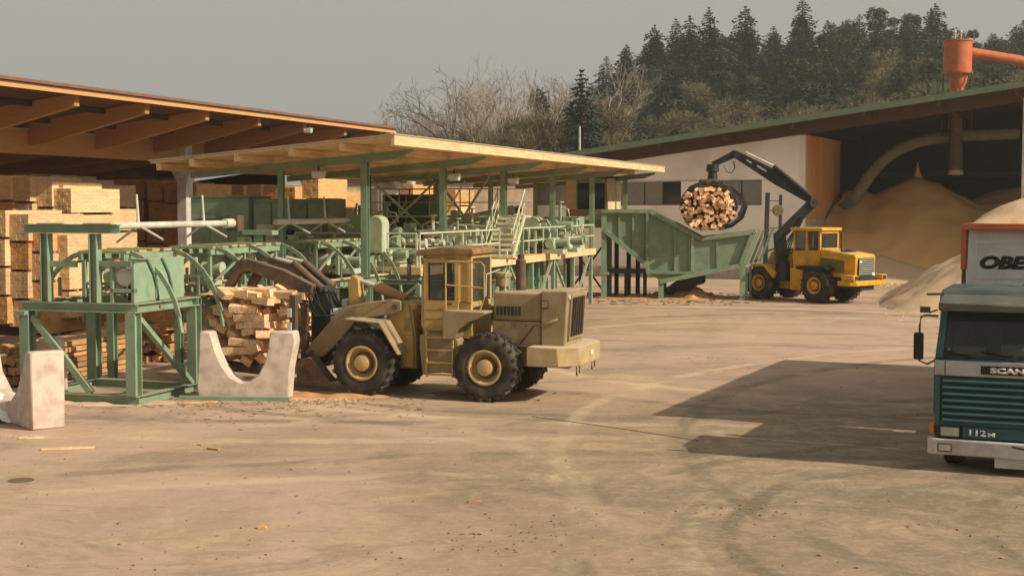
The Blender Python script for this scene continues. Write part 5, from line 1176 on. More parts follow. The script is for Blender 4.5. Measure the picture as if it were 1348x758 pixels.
for (x,y) in ((.2,.62),(.2,-.62),(.9,.64),(.9,-.64),(1.6,.62),(1.6,-.62)): m = MB(); m.bar((x,y,2.22), (x,y,3.18), .09, .09); m.obj('cab_pillar', yel2, cr)
m = MB(); m.bb(.02,1.78,-.74,.74,3.15,3.3); m.obj('cab_roof', yel2, cr, bevel=.04, seg=2)
for s in (1,-1): m = MB(); m.bb(.25,1.55,s*.60,s*.61,2.3,3.15); m.obj('side_window', winglass, cr)
m = MB(); m.bb(.17,.18,-.58,.58,2.35,3.15); m.obj('rear_window', winglass, cr); m = MB(); m.bb(1.62,1.63,-.58,.58,2.25,3.15); m.obj('windscreen', winglass, cr)
m = MB(); m.bb(.12,.16,-.6,.6,2.28,2.4); m.bb(.12,.16,-.6,.6,3.05,3.15); m.obj('window_frame', yel2, cr)
m = MB(); m.bb(.6,.95,-.25,.25,2.2,2.4); m.bb(.5,.62,-.25,.25,2.4,2.95); m.obj('seat', black, cr, bevel=.04)
m = MB(); m.cyl((-.75,.3,2.15), (-.75,.3,3.1), .055, n=12); m.obj('exhaust_stack', rust, cr); m = MB(); m.lathe([(0,.25),(.12,.27),(.2,.12)], (-.75,-.1,2.15), (0,0,1), 14); m.bb(-1.0,-.5,-.4,.45,2.12,2.28); m.obj('intake_box', black, cr)
m = MB(); m.bb(1.95,2.9,-.5,.5,2.15,2.35); m.obj('crane_mount', yel2, cr, bevel=.03)
# crane: built in the vertical plane through slew column and grapple
YC = 65.2
def cp(u, v, Y=YC): return at(u, v, Y)
base_ = cp(1030,352,64.4); elb = cp(1070,267,64.6); knee = cp(966,202,65.2); tip = cp(938,222,65.4)
m = MB(); m.cyl(base_-V((0,0,.6)), base_+V((0,0,.3)), .38, .3, 18); m.obj('slew_column', black, cr, world=True)
m = MB(); m.bar(base_+V((-.05,0,.1)), cp(1026,306,64.5), .5, .5); m.bar(cp(1024,312,64.5), elb, .34, .42); mb_ = m.obj('main_boom', black, cr, world=True, bevel=.04)
m = MB(); m.cyl(elb+V((0,-.3,0)), elb+V((0,.3,0)), .2, n=14); m.obj('elbow_pin', dark, cr, world=True)
mid = elb.lerp(knee, .42)+V((0,0,.12))
d_ = (knee-elb).normalized(); nrm = V((0,1,0)).cross(d_).normalized()
def bm2(p0, p1, w0, w1, th, nm, yo=0):
    dd = (p1-p0).normalized(); nn = V((0,1,0)).cross(dd).normalized(); m = MB()
    pts = [p0+nn*w0/2, p1+nn*w1/2, p1-nn*w1/2, p0-nn*w0/2]; y = V((0,th/2,0)); o_ = V((0,yo,0))
    m.add([p-y+o_ for p in pts]+[p+y+o_ for p in pts], [(3,2,1,0),(4,5,6,7),(0,1,5,4),(1,2,6,5),(2,3,7,6),(3,0,4,7)]); return m.obj(nm, black, cr, world=True, bevel=.02)
bm2(elb, mid, .2, .62, .26, 'outer_boom'); ob = bm2(mid, knee, .62, .30, .26, 'outer_boom'); bm2(knee+V((.1,0,0)), tip+V((0,0,.18)), .34, .24, .22, 'tip_boom')
m = MB(); m.cyl(elb+V((-.1,-.22,.25)), mid.lerp(knee,.15)+V((0,-.22,.42)), .1, n=12); m.obj('boom_cylinder', black, cr, world=True)
m = MB(); m.cyl(mid.lerp(knee,.15)+V((0,-.22,.42)), mid.lerp(knee,.75)+V((0,-.22,.32)), .05, n=8); m.obj('cylinder_rod', galv, cr, world=True)
q = mid.lerp(knee,.35)
for k, (f, ln_) in enumerate(((.30,.5),(.62,.28))):
    p_ = mid.lerp(knee, f); m = MB(); m.bar(p_+V((0,-.135,-.0)), p_+d_*ln_+V((0,-.135,0)), .012, .07); m.obj('white_marking', white2, cr, world=True)
m = MB(); m.tube([cp(953,219),cp(957,226),cp(963,228),cp(967,222),cp(966,212)], .03, 6); m.obj('hydraulic_hose', black, cr, world=True)
for k in range(4):
    m = MB(); o_ = V((.12*k-.3,-.3,0)); m.tube([base_+o_+V((0,0,.2)), base_.lerp(elb,.4)+o_*.7+V((-.2,0,0)), base_.lerp(elb,.8)+V((-.1,-.3,.1))], .03, 6); m.obj('hydraulic_hose', black, cr, world=True)
m = MB(); m.cyl(tip+V((0,0,.2)), tip-V((0,0,.15)), .27, .3, 14); m.cyl(tip-V((0,0,.15)), tip-V((0,0,.5)), .2, .24, 12); m.obj('rotator', black, cr, world=True, bevel=.02)
gc_ = cp(932,272,65.4)
m = MB(); m.prism([(-.35,1.25),(.3,1.25),(.5,.9),(-.5,.9)], gc_, (1,0,0), (0,0,1), .8); gh = m.obj('grapple_head', mat('olive_cast_steel', (.09,.075,.035), .7), cr, world=True, bevel=.03)
for yo in (-.45, .45):
    for sg in (-1, 1):
        m = MB(); pa = [(.15,1.2),(.8,.95),(1.2,.45),(1.30,-.05),(1.14,-.5),(.80,-.85),(.1,-1.02),(.1,-.94),(.74,-.76),(1.06,-.42),(1.2,-.0),(1.08,.38),(.65,.80),(.1,1.0)]
        if sg < 0: pa = [(-x*.97, z) for x, z in pa]
        m.prism(pa, gc_+V((0,yo,0)), V((1,.0,0)), (0,0,1), .16); m.obj('grapple_jaw', black, cr, world=True, bevel=.02)
m = MB(); pts = []
m.prism([(.75,.95),(1.3,.5),(1.55,.0),(1.35,-.55),(.85,-.95),(.3,-1.1),(.3,-1.02),(.8,-.86),(1.22,-.5),(1.4,.0),(1.2,.42),(.7,.85)], gc_+V((.35,.9,.0)), V((1,0,0)), (0,0,1), 1.0); m.obj('grapple_jaw', black, cr, world=True)
m = MB(); m.bar(gc_+V((-.35,-.2,-1.06)), gc_+V((.7,-.2,-1.0)), .5, .07); m.obj('grapple_tip', rust, cr, world=True)
CH2 = [chunk(11,2.3,.24,.17), chunk(12,2.2,.17,.15), chunk(13,2.4,.27,.14), chunk(14,2.1,.13,.13)]
rb = random.Random(21)
for j in range(-5, 6):
    z = j*.168; half = 1.17*sqrt(max(0, 1-(z/1.0)**2)); k = int(half/.105)
    for i in range(-k//2, k//2+1):
        x = i*.203+(.1 if j % 2 else 0)+rb.uniform(-.02,.02)
        if abs(x) > half+.02: continue
        o = new('timber', CH2[rb.randrange(4)], None, gc_+V((x-.05, rb.uniform(-.28,.28)-.2, z-.08+rb.uniform(-.02,.02))), (rb.uniform(-.06,.06), rb.uniform(-.9,.9), -.16+rb.uniform(-.12,.12)))
        tag(o, 'timber in the round bundle hanging in the black crane grapple, ends towards the viewer', 'timber', 'timbers hanging in the crane grapple')
# mast frame standing behind
mp_ = gr(1006,388); ms = thing('steel_mast', 'dark twin post frame with round disc standing between hopper and crane loader', 'mast', mp_)
m = MB(); m.bar((0,0,0), (.12,0,4.9), .2, .2); m.obj('post', dark, ms, bevel=.02); m = MB(); m.bar((.72,0,2.3), (.74,0,4.8), .13, .13); m.obj('post', dark, ms)
for z in (3.2,4.05,4.5): m = MB(); m.bar((.1,0,z), (.72,0,z), .04, .04); m.obj('rung', dark, ms)
m = MB(); m.cyl((.62,-.1,4.05), (.62,.1,4.05), .27, n=20); m.obj('disc', mat('olive_disc', (.16,.13,.07), .7), ms, bevel=.03)
m = MB(); m.bar((.72,0,2.3),(.1,0,2.1),.08,.08); m.obj('rung', dark, ms)

# ---------------------------------------------------------- feed hopper
hp_ = gr(795,393); S = 65.5/FPX
fh = thing('feed_hopper', 'large green steel feed hopper on legs below the crane grapple', 'hopper', hp_, -R(9))
def h2(u, v): return ((u-795)*S/cos(R(9))*1.0, (393-v)*S)
out_ = [h2(793,277), h2(853,277), h2(919.5,313), h2(988,304), h2(971,347), h2(868,369), h2(849,355.5), h2(849,345.5), h2(796,302)]
DEP = 2.6
for y in (0, DEP):
    m = MB(); m.prism(out_, (0,y,0), (1,0,0), (0,0,1), .04); sp_ = m.obj('side_panel', green, fh)
    sgn = -1 if y == 0 else 1
    def fl(a, b_, w=.16, h_=.12):
        m = MB(); m.bar((a[0],y+sgn*.10,a[1]), (b_[0],y+sgn*.10,b_[1]), h_+.06, w); m.obj('flange', green, fh)
    fl(h2(791,278), h2(854,278)); fl(h2(853,278), h2(920,314)); fl(h2(919,314), h2(989,305)); fl(h2(986,306), h2(970,348), .2)
    fl(h2(796,303), h2(849,347), .2); fl(h2(850,358), h2(912,358), .12); fl(h2(868,370), h2(971,348), .2)
    for (u, vt, vb) in ((814,279,316),(832,279,331),(886,297,357),(905,306,356),(940,312,352)):
        m = MB(); a = h2(u,vt); b_ = h2(u+1,vb); m.bar((a[0],y+sgn*.06,a[1]), (b_[0],y+sgn*.06,b_[1]), .08, .09); m.obj('rib', green, fh)
    for (u, vt, vb) in ((851,279,357),(909,310,356)):
        m = MB(); a = h2(u,vt); b_ = h2(u,vb); m.bar((a[0],y+sgn*.08,a[1]), (b_[0],y+sgn*.08,b_[1]), .12, .2); m.obj('rib', green, fh)
    for (u, vt) in ((795,277),(869,366),(973,347)):
        x = h2(u,0)[0]; m = MB(); m.ibar((x,y,.04), (x,y,(393-vt)*S), .24, .24, .03, up=(0,1,0)); m.obj('leg', green, fh)
        m = MB(); m.bb(x-.2,x+.2,y-.2,y+.2,0,.04); m.obj('foot_plate', green, fh)
        if u == 795:
            m = MB(); m.bb(x-.2,x+.22,y-.14,y+.14,1.1,1.22); m.obj('bracket', green, fh)
# floor plates, end wall
def hx2(u): return (u-795)*S/cos(R(9))
m = MB()
for (a, b_) in ((h2(796,302),h2(849,345)),(h2(849,345),h2(868,368)),(h2(868,368),h2(971,346))):
    m = MB(); m.bar((a[0],DEP/2,a[1]), (b_[0],DEP/2,b_[1]), DEP-.06, .04); m.obj('floor_plate', green, fh)
m = MB(); a, b_ = h2(757,289), h2(792,279); m.prism([h2(757,289), h2(792,279), h2(792,288), h2(757,291)], (0,0,0), (1,0,0), (0,0,1), .1); m.obj('nose_plate', green, fh)
m = MB(); m.bb(hx2(740),hx2(792),.2,.3,(393-300)*S,(393-289)*S); m.obj('nose_beam', green, fh)
for k in range(4):
    y = .1+k*.7
    a = h2(994+6*k,303); b_ = h2(977+6*k,346)
    m = MB(); m.bar((a[0],y,a[1]+.05), (b_[0],y,b_[1]), .25, .11); m.obj('end_bar', green, fh)
    m = MB(); m.bar((h2(978+5*k,0)[0],y,.05), (h2(978+5*k,0)[0],y,1.5), .12, .11); m.obj('end_post', green, fh)
m = MB(); m.bb(h2(972,0)[0],h2(980,0)[0],0,2.6,1.5,1.6); m.obj('end_sill', pinew, fh)
m = MB(); m.prism([(hx2(878),.55),(hx2(892),.35),(hx2(925),.72),(hx2(925),1.05),(hx2(895),.95)], (0,DEP/2,0), (1,0,0), (0,0,1), 1.3); m.obj('discharge_chute', black, fh, bevel=.04)
m = MB(); m.bb(hx2(800),hx2(868),.4,2.2,1.15,1.3); m.obj('drive_beam', dark, fh)
for (u, y) in ((822,.8),(846,1.2)): m = MB(); m.ibar((hx2(u),y,0), (hx2(u),y,1.15), .16, .16, .02, up=(0,1,0)); m.obj('leg', dark, fh)
# bark/debris heaps below the hopper
def db(x, y): 
    d = sqrt(x*x+(y*1.2)**2); return max(-.02, .62-.42*d+.18*nz(x,y,2.2)+.08*nz(x,y,6))
for (u, v, s_, mt, lb) in ((895,389,1,dark,'dark bark heap on the ground under the green hopper'),(912,392,.9,slabm,'brown sawdust and bark heap under the right half of the hopper'),(870,391,.5,sawp,'little pale sawdust heap beside the middle hopper leg')):
    o = heap_field(db, -1.9, 1.9, -1.6, 1.6, .15).obj('bark_heap', mt, None, loc=gr(u,v), ang=80); o.scale = (s_,)*3; tag(o, lb, 'heap')
# ------------------------------------------------------------------ truck
teal = mat('teal_truck_paint', (.014,.085,.095), .4, dirt=(.10,.10,.08), damt=.35, spec=.5)
tealst = mat('light_teal_stripe', (.10,.24,.25), .45)
tgrey = mat('truck_grey_band', (.40,.41,.40), .5, dirt=(.3,.27,.22), damt=.3)
twhite = mat('dirty_white_bumper', (.52,.50,.47), .6, dirt=(.30,.25,.19), damt=.6, ds=4)
panelw = mat('grey_white_panel', (.50,.49,.48), .6, dirt=(.38,.35,.31), damt=.4, ds=1)
RT = -R(24.3); F0 = V((6.83, 23.0, 0))
tk = thing('semi_truck', 'teal truck with grey band and white bumper, parked at the right edge', 'truck', F0, RT)
tx, ty = V((cos(RT), sin(RT), 0)), V((-sin(RT), cos(RT), 0))
W2 = 2.45; C_ = W2/2
# cab shell: side profile in (y, z), extruded across
def yz(mb, pts, x0, x1): return mb.prism(pts, ((x0+x1)/2,0,0), (0,1,0), (0,0,1), abs(x1-x0))
m = MB(); yz(m, [(0.0,.62),(0.0,1.60),(.02,1.84),(1.75,1.84),(1.75,.62)], .06, W2-.06); m.obj('cab_body', teal, tk, bevel=.03)
for s, x in ((0,.08),(1,W2-.08)):
    m = MB(); m.bar((x+.03*(1-2*s),.04,1.82), (x+.09*(1-2*s),.30,2.62), .12, .12); m.obj('windscreen_pillar', teal, tk, bevel=.01)
    m = MB(); m.bb(x-.04,x+.04,1.62,1.75,1.84,2.65); m.bb(x-.035,x+.035,.9,1.0,1.84,2.65); m.obj('door_pillar', teal, tk)
    m = MB(); m.bb(x-.006,x+.006,.25,1.6,1.85,2.6); m.obj('side_window', winglass, tk)
    m = MB(); m.bb(x-.075 if s == 0 else x+.002, x-.005 if s == 0 else x+.072, .15,.95,.9,1.82); m.obj('door', teal, tk, bevel=.02)
m = MB(); yz(m, [(.26,2.60),(.28,2.84),(.5,2.92),(1.75,2.95),(1.75,2.60)], .06, W2-.06); m.obj('cab_roof', mat('dark_teal_roof', (.035,.06,.06), .6, dirt=(.2,.18,.14)), tk, bevel=.05, seg=2)
m = MB(); yz(m, [(-.14,2.60),(-.16,2.72),(.27,2.86),(.27,2.66)], .10, W2-.10); m.obj('sun_visor', mat('grey_visor', (.10,.10,.085), .6, dirt=(.2,.18,.13)), tk, bevel=.02)
m = MB(); m.bar((-.10,-.02,2.86), (.18,.0,2.87), .1, .035); m.obj('marker_bracket', rust, tk)
m = MB(); yz(m, [(.035,1.845),(.26,2.60),(.27,2.60),(.045,1.845)], .16, W2-.16); ws = m.obj('windscreen', winglass, tk)
m = MB(); yz(m, [(.02,1.845),(.10,2.06),(.24,2.54),(.27,2.6),(.25,2.6),(.0,1.845)], .12, .165); yz(m, [(.02,1.845),(.27,2.6),(.25,2.6),(.0,1.845)], W2-.165, W2-.12); m.obj('windscreen_seal', black, tk)
for x0 in (.55,1.25,1.95):
    m = MB(); m.cyl((x0,.02,1.88), (x0-.5,.045,1.95), .012, n=6); m.cyl((x0,.0,1.84), (x0,.03,1.90), .02, n=6); m.obj('wiper', black, tk)
m = MB(); m.bb(.15,W2-.15,.12,.6,1.842,1.90); m.obj('dashboard', black, tk)
m = MB(); m.box((.55,.2,1.95), (.5,.2,.03), rx=.5); m.obj('papers', mat('yellowish_papers',(.45,.38,.22),.8), tk)
m = MB(); m.box((1.25,.22,1.97), (.42,.22,.12), rx=.4); m.obj('papers', mat('white_papers',(.5,.46,.38),.8), tk)
m = MB(); m.lathe([(0,.22),(.02,.25),(.04,.22),(.02,.2)], (.72,.45,2.02), (0,-.45,.9), 20); m.obj('steering_wheel', black, tk)
for x in (.7,1.8): m = MB(); m.bb(x-.26,x+.26,.9,1.3,1.85,2.0); m.bb(x-.24,x+.24,1.25,1.4,1.95,2.5); m.obj('seat', mat('seat_cloth', (.12,.10,.08),.9) if x < 1 else bpy.data.materials['seat_cloth'], tk, bevel=.05)
m = MB(); m.bb(.12,W2-.12,1.6,1.62,1.85,2.6); m.obj('cab_back_wall', mat('cab_lining',(.10,.09,.075),.9), tk)
# grey band with badge
m = MB(); m.bb(.04,W2-.04,-.035,-.002,1.555,1.80); m.obj('grey_band', tgrey, tk, bevel=.008)
m = MB(); m.bb(.20,.212,-.04,-.036,1.56,1.80); m.obj('band_seam', black, tk)
m = MB(); m.bb(.76,1.70,-.048,-.036,1.60,1.735); bd = m.obj('badge_plate', black, tk)
letm = mat('badge_letters', (.62,.60,.56), .5, bump=0)
def text(s, w, h_, p, mt, parent, name='lettering', shear=0, bold=0.0, depth=.006):
    cu = bpy.data.curves.new('lettering', 'FONT'); cu.body = s; cu.size = 1; cu.extrude = 0; cu.offset = bold; cu.shear = shear; cu.resolution_u = 3
    ob = bpy.data.objects.new('tmp', cu); me = bpy.data.meshes.new_from_object(ob); bpy.data.objects.remove(ob); bpy.data.curves.remove(cu)
    xs_ = [v.co.x for v in me.vertices]; ys_ = [v.co.y for v in me.vertices]; x0, x1, y0, y1 = min(xs_), max(xs_), min(ys_), max(ys_)
    for v in me.vertices: v.co = ((v.co.x-x0)/(x1-x0)*w, 0, (v.co.y-y0)/(y1-y0)*h_)
    me.materials.clear(); me.materials.append(mt)
    o = new(name, me, parent, p); so_ = o.modifiers.new('solid', 'SOLIDIFY'); so_.thickness = depth; so_.offset = 0; return o
text('SCANIA', .73, .092, (.90,-.053,1.622), letm, bd, bold=.06)
m = MB(); m.lathe([(0,.05),(.012,.05),(.014,.03)], (C_+.02,-.055,1.86), (0,-1,0), 18); m.obj('emblem', dark, tk)
# grille: deep horizontal slats
m = MB(); m.bb(.14,W2-.14,-.01,.0,.80,1.54); gb = m.obj('grille_recess', black, tk)
m = MB(); m.bb(.055,.13,-.04,-.002,.74,1.55); m.obj('grille_side', teal, tk); m = MB(); m.bb(W2-.13,W2-.055,-.04,-.002,.74,1.55); m.obj('grille_side', teal, tk)
for k in range(7):
    z = .80+k*.106
    m = MB(); yz(m, [(-.012,z),(-.055,z+.012),(-.055,z+.052),(-.012,z+.082)], .17, W2-.17); m.obj('grille_slat', teal, gb)
    m = MB(); m.bb(.18,W2-.18,-.060,-.0555,z+.032,z+.054); m.obj('slat_edge', tealst, gb)
m = MB(); m.bb(.06,W2-.06,-.05,-.002,.56,.745); m.obj('lower_panel', black, tk)
m = MB(); m.bb(.50,W2-.50,-.062,-.052,.565,.74); m.obj('lower_trim', mat('dark_teal_trim',(.03,.085,.09),.5), tk)
text('112', .26, .10, (.60,-.068,.605), letm, tk, bold=.03); text('M', .11, .062, (.885,-.068,.605), letm, tk, bold=.04)
for x0 in (.15, W2-.45):
    m = MB(); m.bb(x0,x0+.30,-.075,-.052,.575,.73); hl = m.obj('headlight', mat('lamp_glass',(.50,.48,.42),.15,bump=0,spec=.7) if x0 < 1 else bpy.data.materials['lamp_glass'], tk, bevel=.01)
    for (a,b_,c_,d_) in ((-.02,0,.56,.745),(.30,.32,.56,.745),(-.02,.32,.728,.745),(-.02,.32,.56,.577)): m = MB(); m.bb(x0+a,x0+b_,-.085,-.05,c_,d_); m.obj('lamp_rim', black, hl)
    for k in range(6): m = MB(); m.bb(x0+.03+k*.045,x0+.034+k*.045,-.079,-.075,.60,.71); m.obj('lens_rib', galv, hl)
for x0 in (-.03, W2-.05):
    m = MB(); m.bb(x0,x0+.08,-.03,.12,.60,.75); m.obj('indicator', mat('amber_lens',(.55,.17,.03),.3) if x0 < 0 else bpy.data.materials['amber_lens'], tk, bevel=.01)
m = MB(); m.prism([(-.06,.14),(-.05,-.06),(.06,-.14),(W2-.06,-.14),(W2+.05,-.06),(W2+.06,.14)], (0,0,.405), (1,0,0), (0,1,0), .25); bp_ = m.obj('bumper', twhite, tk, bevel=.02, seg=2)
for x0 in (.12, W2-.35):
    m = MB(); m.bb(x0,x0+.23,-.155,-.142,.33,.47); fl_ = m.obj('fog_lamp_frame', rust, bp_, bevel=.01); m = MB(); m.bb(x0+.025,x0+.205,-.162,-.156,.352,.448); m.obj('fog_lamp', bpy.data.materials['lamp_glass'], bp_)
m = MB(); m.bb(.72,1.05,-.03,.05,.532,.56); m.obj('step_gap', black, bp_)
m = MB(); m.bb(1.25,1.75,-.158,-.142,.29,.40); m.obj('number_plate', twhite, bp_)
m = MB(); m.box((1.4,-.15,.46), (.28,.02,.035), ry=.15); m.obj('dent', rust, bp_)
m = MB(); m.bb(1.0,1.5,-.10,-.05,.12,.275); m.obj('tow_plate', twhite, bp_)
# mirror
m = MB(); m.tube([(.06,.12,2.50),(-.10,-.02,2.52),(-.18,-.05,2.50),(-.20,-.06,2.35),(-.20,-.06,1.78),(-.08,-.0,1.72),(.06,.05,1.80)], .018, 8); m.obj('mirror_arm', rust, tk)
m = MB(); m.bb(-.29,-.13,-.11,-.05,1.80,2.24); mm_ = m.obj('mirror', black, tk, bevel=.03, seg=2)
m = MB(); m.tube([(.05,.1,2.6),(-.06,.0,2.56),(-.10,-.03,2.62)], .014, 6); m.bb(-.2,-.04,-.06,-.03,2.56,2.66); m.obj('wide_mirror', rust, tk)
m = MB(); m.tube([(W2-.06,.12,2.50),(W2+.18,-.05,2.50),(W2+.20,-.06,1.78),(W2-.06,.05,1.80)], .018, 8); m.obj('mirror_arm', rust, tk)
m = MB(); m.bb(W2+.13,W2+.29,-.11,-.05,1.80,2.24); m.obj('mirror', black, tk, bevel=.03, seg=2)
for x in (.28, W2-.28):
    m = MB(); m.cyl((x-.15,.85,.5), (x+.15,.85,.5), .5, n=32); wh = m.obj('wheel', rubber, tk, bevel=.04, seg=2)
    m = MB(); m.cyl((x-.16,.85,.5), (x+.16,.85,.5), .27, n=24); m.obj('rim', galv, wh)
    for y in (4.9,6.2):
        m = MB(); m.cyl((x-.2,y,.5), (x+.2,y,.5), .5, n=28); wh = m.obj('wheel', rubber, tk, bevel=.04); m = MB(); m.cyl((x-.21,y,.5), (x+.21,y,.5), .25, n=20); m.obj('rim', galv, wh)
m = MB()
for x in (.75, W2-.75): m.bb(x-.05,x+.05,.3,6.8,.75,.98)
m.bb(.7,W2-.7,.3,.4,.75,.98); m.bb(.7,W2-.7,6.7,6.8,.75,.98); m.obj('chassis', black, tk)
m = MB(); m.bb(.08,W2-.08,.05,1.7,.5,.62); m.obj('cab_floor', black, tk)
m = MB(); m.bb(.1,.5,2.0,3.2,.55,1.0); m.obj('fuel_tank', galv, tk, bevel=.05)
m = MB(); m.bb(.10,W2-.10,1.80,3.68,.99,2.5); m.obj('shadow_gap_filler', dark, tk, bevel=.03)  # unseen box added to close the gap behind the cab in the cast shadow
m = MB(); m.cyl((.30,2.0,1.0), (.30,2.0,2.75), .07, n=12); m.obj('exhaust_stack', rust, tk)
# trailer
tl = thing('chip_trailer', 'grey white trailer body with red rim and lettered front panel behind the truck cab', 'trailer', F0+ty*3.75, RT)
BL = 11.5; Z0, Z1 = 1.25, 3.90
m = MB(); yz(m, [(.02,2.35),(.02,2.86),(.16,3.84),(.24,3.84),(.10,2.86),(.10,2.35)], .08, W2-.08); m.obj('front_panel', panelw, tl, bevel=.01)
def ppy(z): return .02+.14*(z-2.86)/.98
for (x0,x1,z0,z1) in ((.22,W2-.22,3.60,3.64),(.22,W2-.22,2.94,2.97),(.22,.25,2.97,3.60),(W2-.33,W2-.30,2.97,3.60)):
    m = MB(); yz(m, [(ppy(z0)-.012,z0),(ppy(z1)-.012,z1),(ppy(z1)+.02,z1),(ppy(z0)+.02,z0)], x0, x1); m.obj('panel_bead', panelw, tl)
t_ = text('OBE', .84, .25, (.30,ppy(3.14)-.012,3.12), black, tl, 'lettering', shear=.22, bold=.06); t_.rotation_euler.x = -math.atan(.143)
m = MB(); m.bb(-.02,W2+.02,-.02,.26,3.842,3.96); m.obj('red_rim', redm, tl, bevel=.01)
for x in (-.02, W2-.02):
    m = MB(); m.bb(x,x+.05,.265,BL,3.85,3.955); m.obj('red_rim', redm, tl)
    m = MB(); m.bb(x-.03,x+.07,.14,.26,3.1,3.84); m.obj('red_post', redm, tl, bevel=.01)
    for k in range(12):
        y = .35+k*.97; m = MB(); m.bb(x-.02,x+.065,y-.04,y+.04,Z0,3.845); m.obj('side_rib', panelw, tl)
m = MB(); m.bb(.0,.04,.2,BL,Z0,3.84); m.bb(W2-.04,W2,.2,BL,Z0,3.84); m.bb(.04,W2-.04,BL-.05,BL,Z0,3.84); m.bb(.04,W2-.04,.26,BL-.05,Z0,Z0+.08); m.obj('body', panelw, tl)
m = MB(); m.bb(.10,W2-.10,-.06,.10,2.30,2.72); m.obj('lower_front', mat('pale_blue_plate',(.18,.24,.25),.6), tl, bevel=.02)
m = MB(); m.tube([(.05,.0,2.78),(1.0,-.09,2.78),(1.15,-.09,2.86),(W2-.1,-.09,2.86)], .035, 8); m.obj('hose', black, tl)
m = MB(); m.bar((-.0,.1,2.8),(-.0,.2,3.2),.05,.06); m.obj('hinge_post', rust, tl)
for x in (.28, W2-.28):
    for y in (BL-3.4, BL-2.1, BL-.9):
        m = MB(); m.cyl((x-.2,y,.5), (x+.2,y,.5), .5, n=28); wh = m.obj('wheel', rubber, tl, bevel=.04); m = MB(); m.cyl((x-.21,y,.5), (x+.21,y,.5), .25, n=20); m.obj('rim', galv, wh)
m = MB(); m.bb(.6,.7,2.5,BL,.95,1.25); m.bb(W2-.7,W2-.6,2.5,BL,.95,1.25); m.bb(.6,W2-.6,2.5,2.6,.95,1.25); m.bb(.08,W2-.08,BL-3.4,BL-.9,.6,.75); m.obj('chassis', black, tl)
def chp(x, y):
    e = min(1, max(0, (y)/1.3))*min(1, max(0, (BL-.6-y)/1.3)); b_ = sin(pi*min(1, max(0, (x+.12)/(W2+.1))))
    return 3.80+.62*e*max(0,b_)**.8+.05*nz(x,y,1.8)+.03*nz(x,y,5)
cf = MB(); cf = heap_field(lambda x, y: chp(x, y), .06, W2-.05, .30, BL-.1, .12); o = cf.obj('chip_load', sawp, None, loc=F0+ty*3.75, rz=RT, ang=80); tag(o, 'heaped pale sawdust load in the trailer behind the truck', 'sawdust load')
# ------------------------------------------------------------------ litter on the yard
rl = random.Random(77); lit = MB()
def bit(p, ln, wd, a, th=.012): lit.box((p.x, p.y, th/2+.004), (ln, wd, th), rz=a)
for k in range(420):
    u = rl.uniform(-40, 560); v = 520+abs(rl.gauss(0,16)); 
    if rl.random() < .35: u = rl.uniform(240,470)
    bit(gr(u, v), rl.uniform(.03,.16), rl.uniform(.008,.03), rl.uniform(0,3.14))
for k in range(520):
    u = rl.uniform(-20,1368); v = rl.uniform(400,790); sz = rl.choice((.4,.5,.6,.8,1.2)); bit(gr(u,v), rl.uniform(.015,.05)*sz, rl.uniform(.010,.025)*sz, rl.uniform(0,3.14), .012*sz)
cls = [(rl.uniform(0,1348), rl.uniform(420,750)) for _ in range(7)]
for (cu_, cv_) in cls:
    for k in range(26):
        p_ = gr(cu_, cv_)+V((rl.gauss(0,.5), rl.gauss(0,.35), 0)); bit(p_, rl.uniform(.015,.06), rl.uniform(.008,.02), rl.uniform(0,3.14))
for k in range(220):
    u = rl.uniform(780,1010); v = rl.uniform(385,402); bit(gr(u,v), rl.uniform(.05,.35), rl.uniform(.03,.08), rl.uniform(0,3.14), .03)
o = lit.obj('wood_litter', mat('litter_bark', (.26,.165,.09), .95, dirt=(.45,.31,.18), damt=.8, ds=1.5), None); tag(o, 'scattered splinters and bark chips on the yard', 'litter', kind='stuff')
def spl(u, v, ln, wd, a, lb, mt=slabm):
    m = MB(); m.prism([(-ln/2,-wd/2),(ln*.3,-wd/2),(ln/2,0),(ln*.2,wd/2),(-ln/2,wd*.3)], (0,0,.02), (1,0,0), (0,1,0), .03); o = m.obj('wood_splinter', mt, None, loc=gr(u,v), rz=a); tag(o, lb, 'splinter')
spl(42,577,.45,.14,.1,'pale flat splinter on the ground below the left concrete cradle', lumber); spl(90,591,.9,.12,.2,'long pale splinter in front of the left concrete cradle', lumber); spl(280,592,.28,.05,2.6,'dark thin splinter alone on the yard below the round cradle')
spl(625,661,.22,.05,.4,'small dark splinter in the middle of the bare foreground'); spl(345,695,.12,.09,.2,'tiny brown chip in the lower foreground'); spl(252,531,.5,.1,.1,'reddish splinter by the green rail', lumber2); spl(276,530,.35,.12,.3,'reddish splinter at the foot of the U shaped cradle', lumber2)
m = MB(); m.lathe([(0,.2),(.008,.2),(.01,.17),(.01,.01)], (0,0,0), (0,0,1), 24); o = m.obj('drain_cover', rust, None, loc=gr(28,632)); tag(o, 'dark round drain cover in the left foreground', 'drain cover')
clod = MB(); rc = random.Random(31)
def cl_(p, r_):
    vs = [(p.x+r_*rc.uniform(.6,1.2)*a, p.y+r_*rc.uniform(.6,1.2)*b, p.z+r_*rc.uniform(.5,.9)*c) for a, b, c in ((1,0,0),(-1,0,0),(0,1,0),(0,-1,0),(0,0,1),(0,0,-.6))]
    clod.add(vs, [(0,2,4),(2,1,4),(1,3,4),(3,0,4),(2,0,5),(1,2,5),(3,1,5),(0,3,5)])
for k in range(120):
    u = 1160+rc.random()*100; v = 412-(max(0,u-1165))*.05+abs(rc.gauss(0,7))*rc.choice((-1,1,1)); cl_(gr(min(u,1268), max(v,400)), rc.uniform(.02,.06))
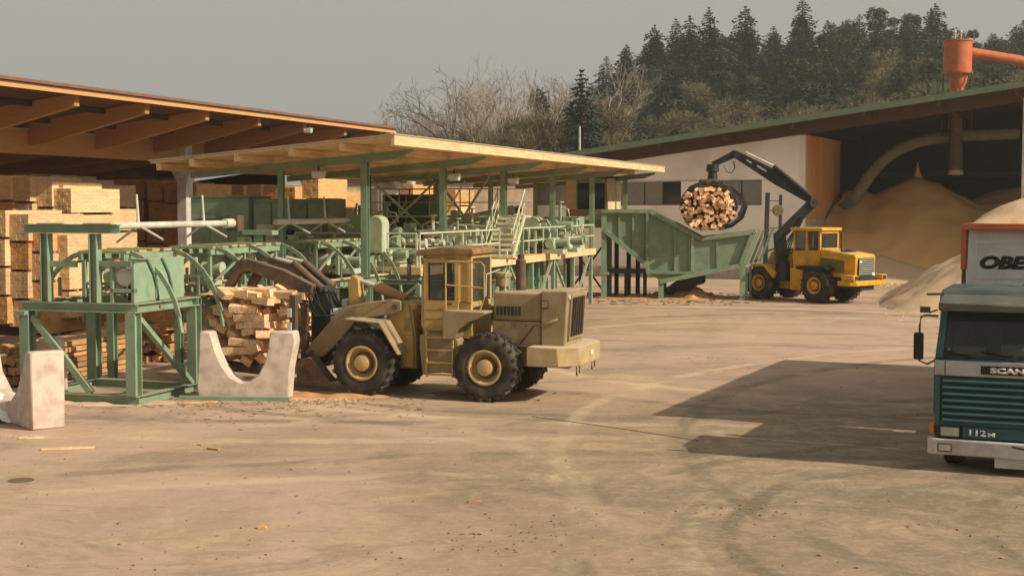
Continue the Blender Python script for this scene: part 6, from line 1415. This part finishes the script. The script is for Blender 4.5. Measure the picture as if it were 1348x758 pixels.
for k in range(260): cl_(gr(rc.uniform(1095,1230), 372+rc.gauss(0,3)), rc.uniform(.03,.12))
for k in range(300): cl_(gr(rc.uniform(380,470), 520+abs(rc.gauss(0,5))), rc.uniform(.01,.04))
o = clod.obj('sawdust_clods', sawp, None, ang=80); tag(o, 'loose clods of sawdust scattered at the feet of the piles', 'sawdust', kind='stuff')
# thin drifts of sawdust lying along the machines
def drift(cx, cy, rz, lx, ly, hh, lb, mt=sawp):
    def fn(x, y):
        d = (x/lx)**2+(y/ly)**2; return hh*(max(0,1-d))*(.55+.8*abs(nz(x+cx,y+cy,1.4)))+.05*nz(x+cx,y+cy,3)*max(0,1-d)-.02
    o = heap_field(fn, -lx, lx, -ly, ly, .14).obj('sawdust_drift', mt, None, loc=(cx,cy,0), rz=rz, ang=80); tag(o, lb, 'sawdust')
p = gr(400,520); drift(p.x, p.y, 0, 2.6, .9, .10, 'crumbly brown sawdust drift between the cradle and the front wheel', slabm)
p = gr(130,530); drift(p.x, p.y, 0, 2.2, .7, .07, 'sawdust drift along the foot of the steel stand')
p = A(1.2,8); drift(p.x, p.y, RA, 1.6, 8, .10, 'long sawdust drift along the legs of the machine platform')
p = gr(880,392); drift(p.x, p.y, 0, 5.5, 1.6, .12, 'brown bark litter drift under the feed hopper', slabm)
p = gr(60,430); drift(p.x, p.y, 0, 5, 3, .25, 'pinkish sawdust drift before the lumber stacks at the left')
# ------------------------------------------------------------------ haze
m = MB(); m.bb(-420, 420, -60, 420, -3, 60)
hz_m = bpy.data.materials.new('haze_air'); hz_m.use_nodes = True; nn = hz_m.node_tree; nn.nodes.clear()
oo = nn.nodes.new('ShaderNodeOutputMaterial'); pv = nn.nodes.new('ShaderNodeVolumePrincipled'); pv.inputs['Color'].default_value = (.93,.90,.84,1); pv.inputs['Density'].default_value = .00045; pv.inputs['Anisotropy'].default_value = .2
nn.links.new(pv.outputs[0], oo.inputs['Volume'])
me = m.mesh('haze', hz_m, smooth=False); o = new('haze', me); o['kind'] = 'stuff'; o['label'] = 'thin pale haze in the air over the whole yard'; o['category'] = 'haze'
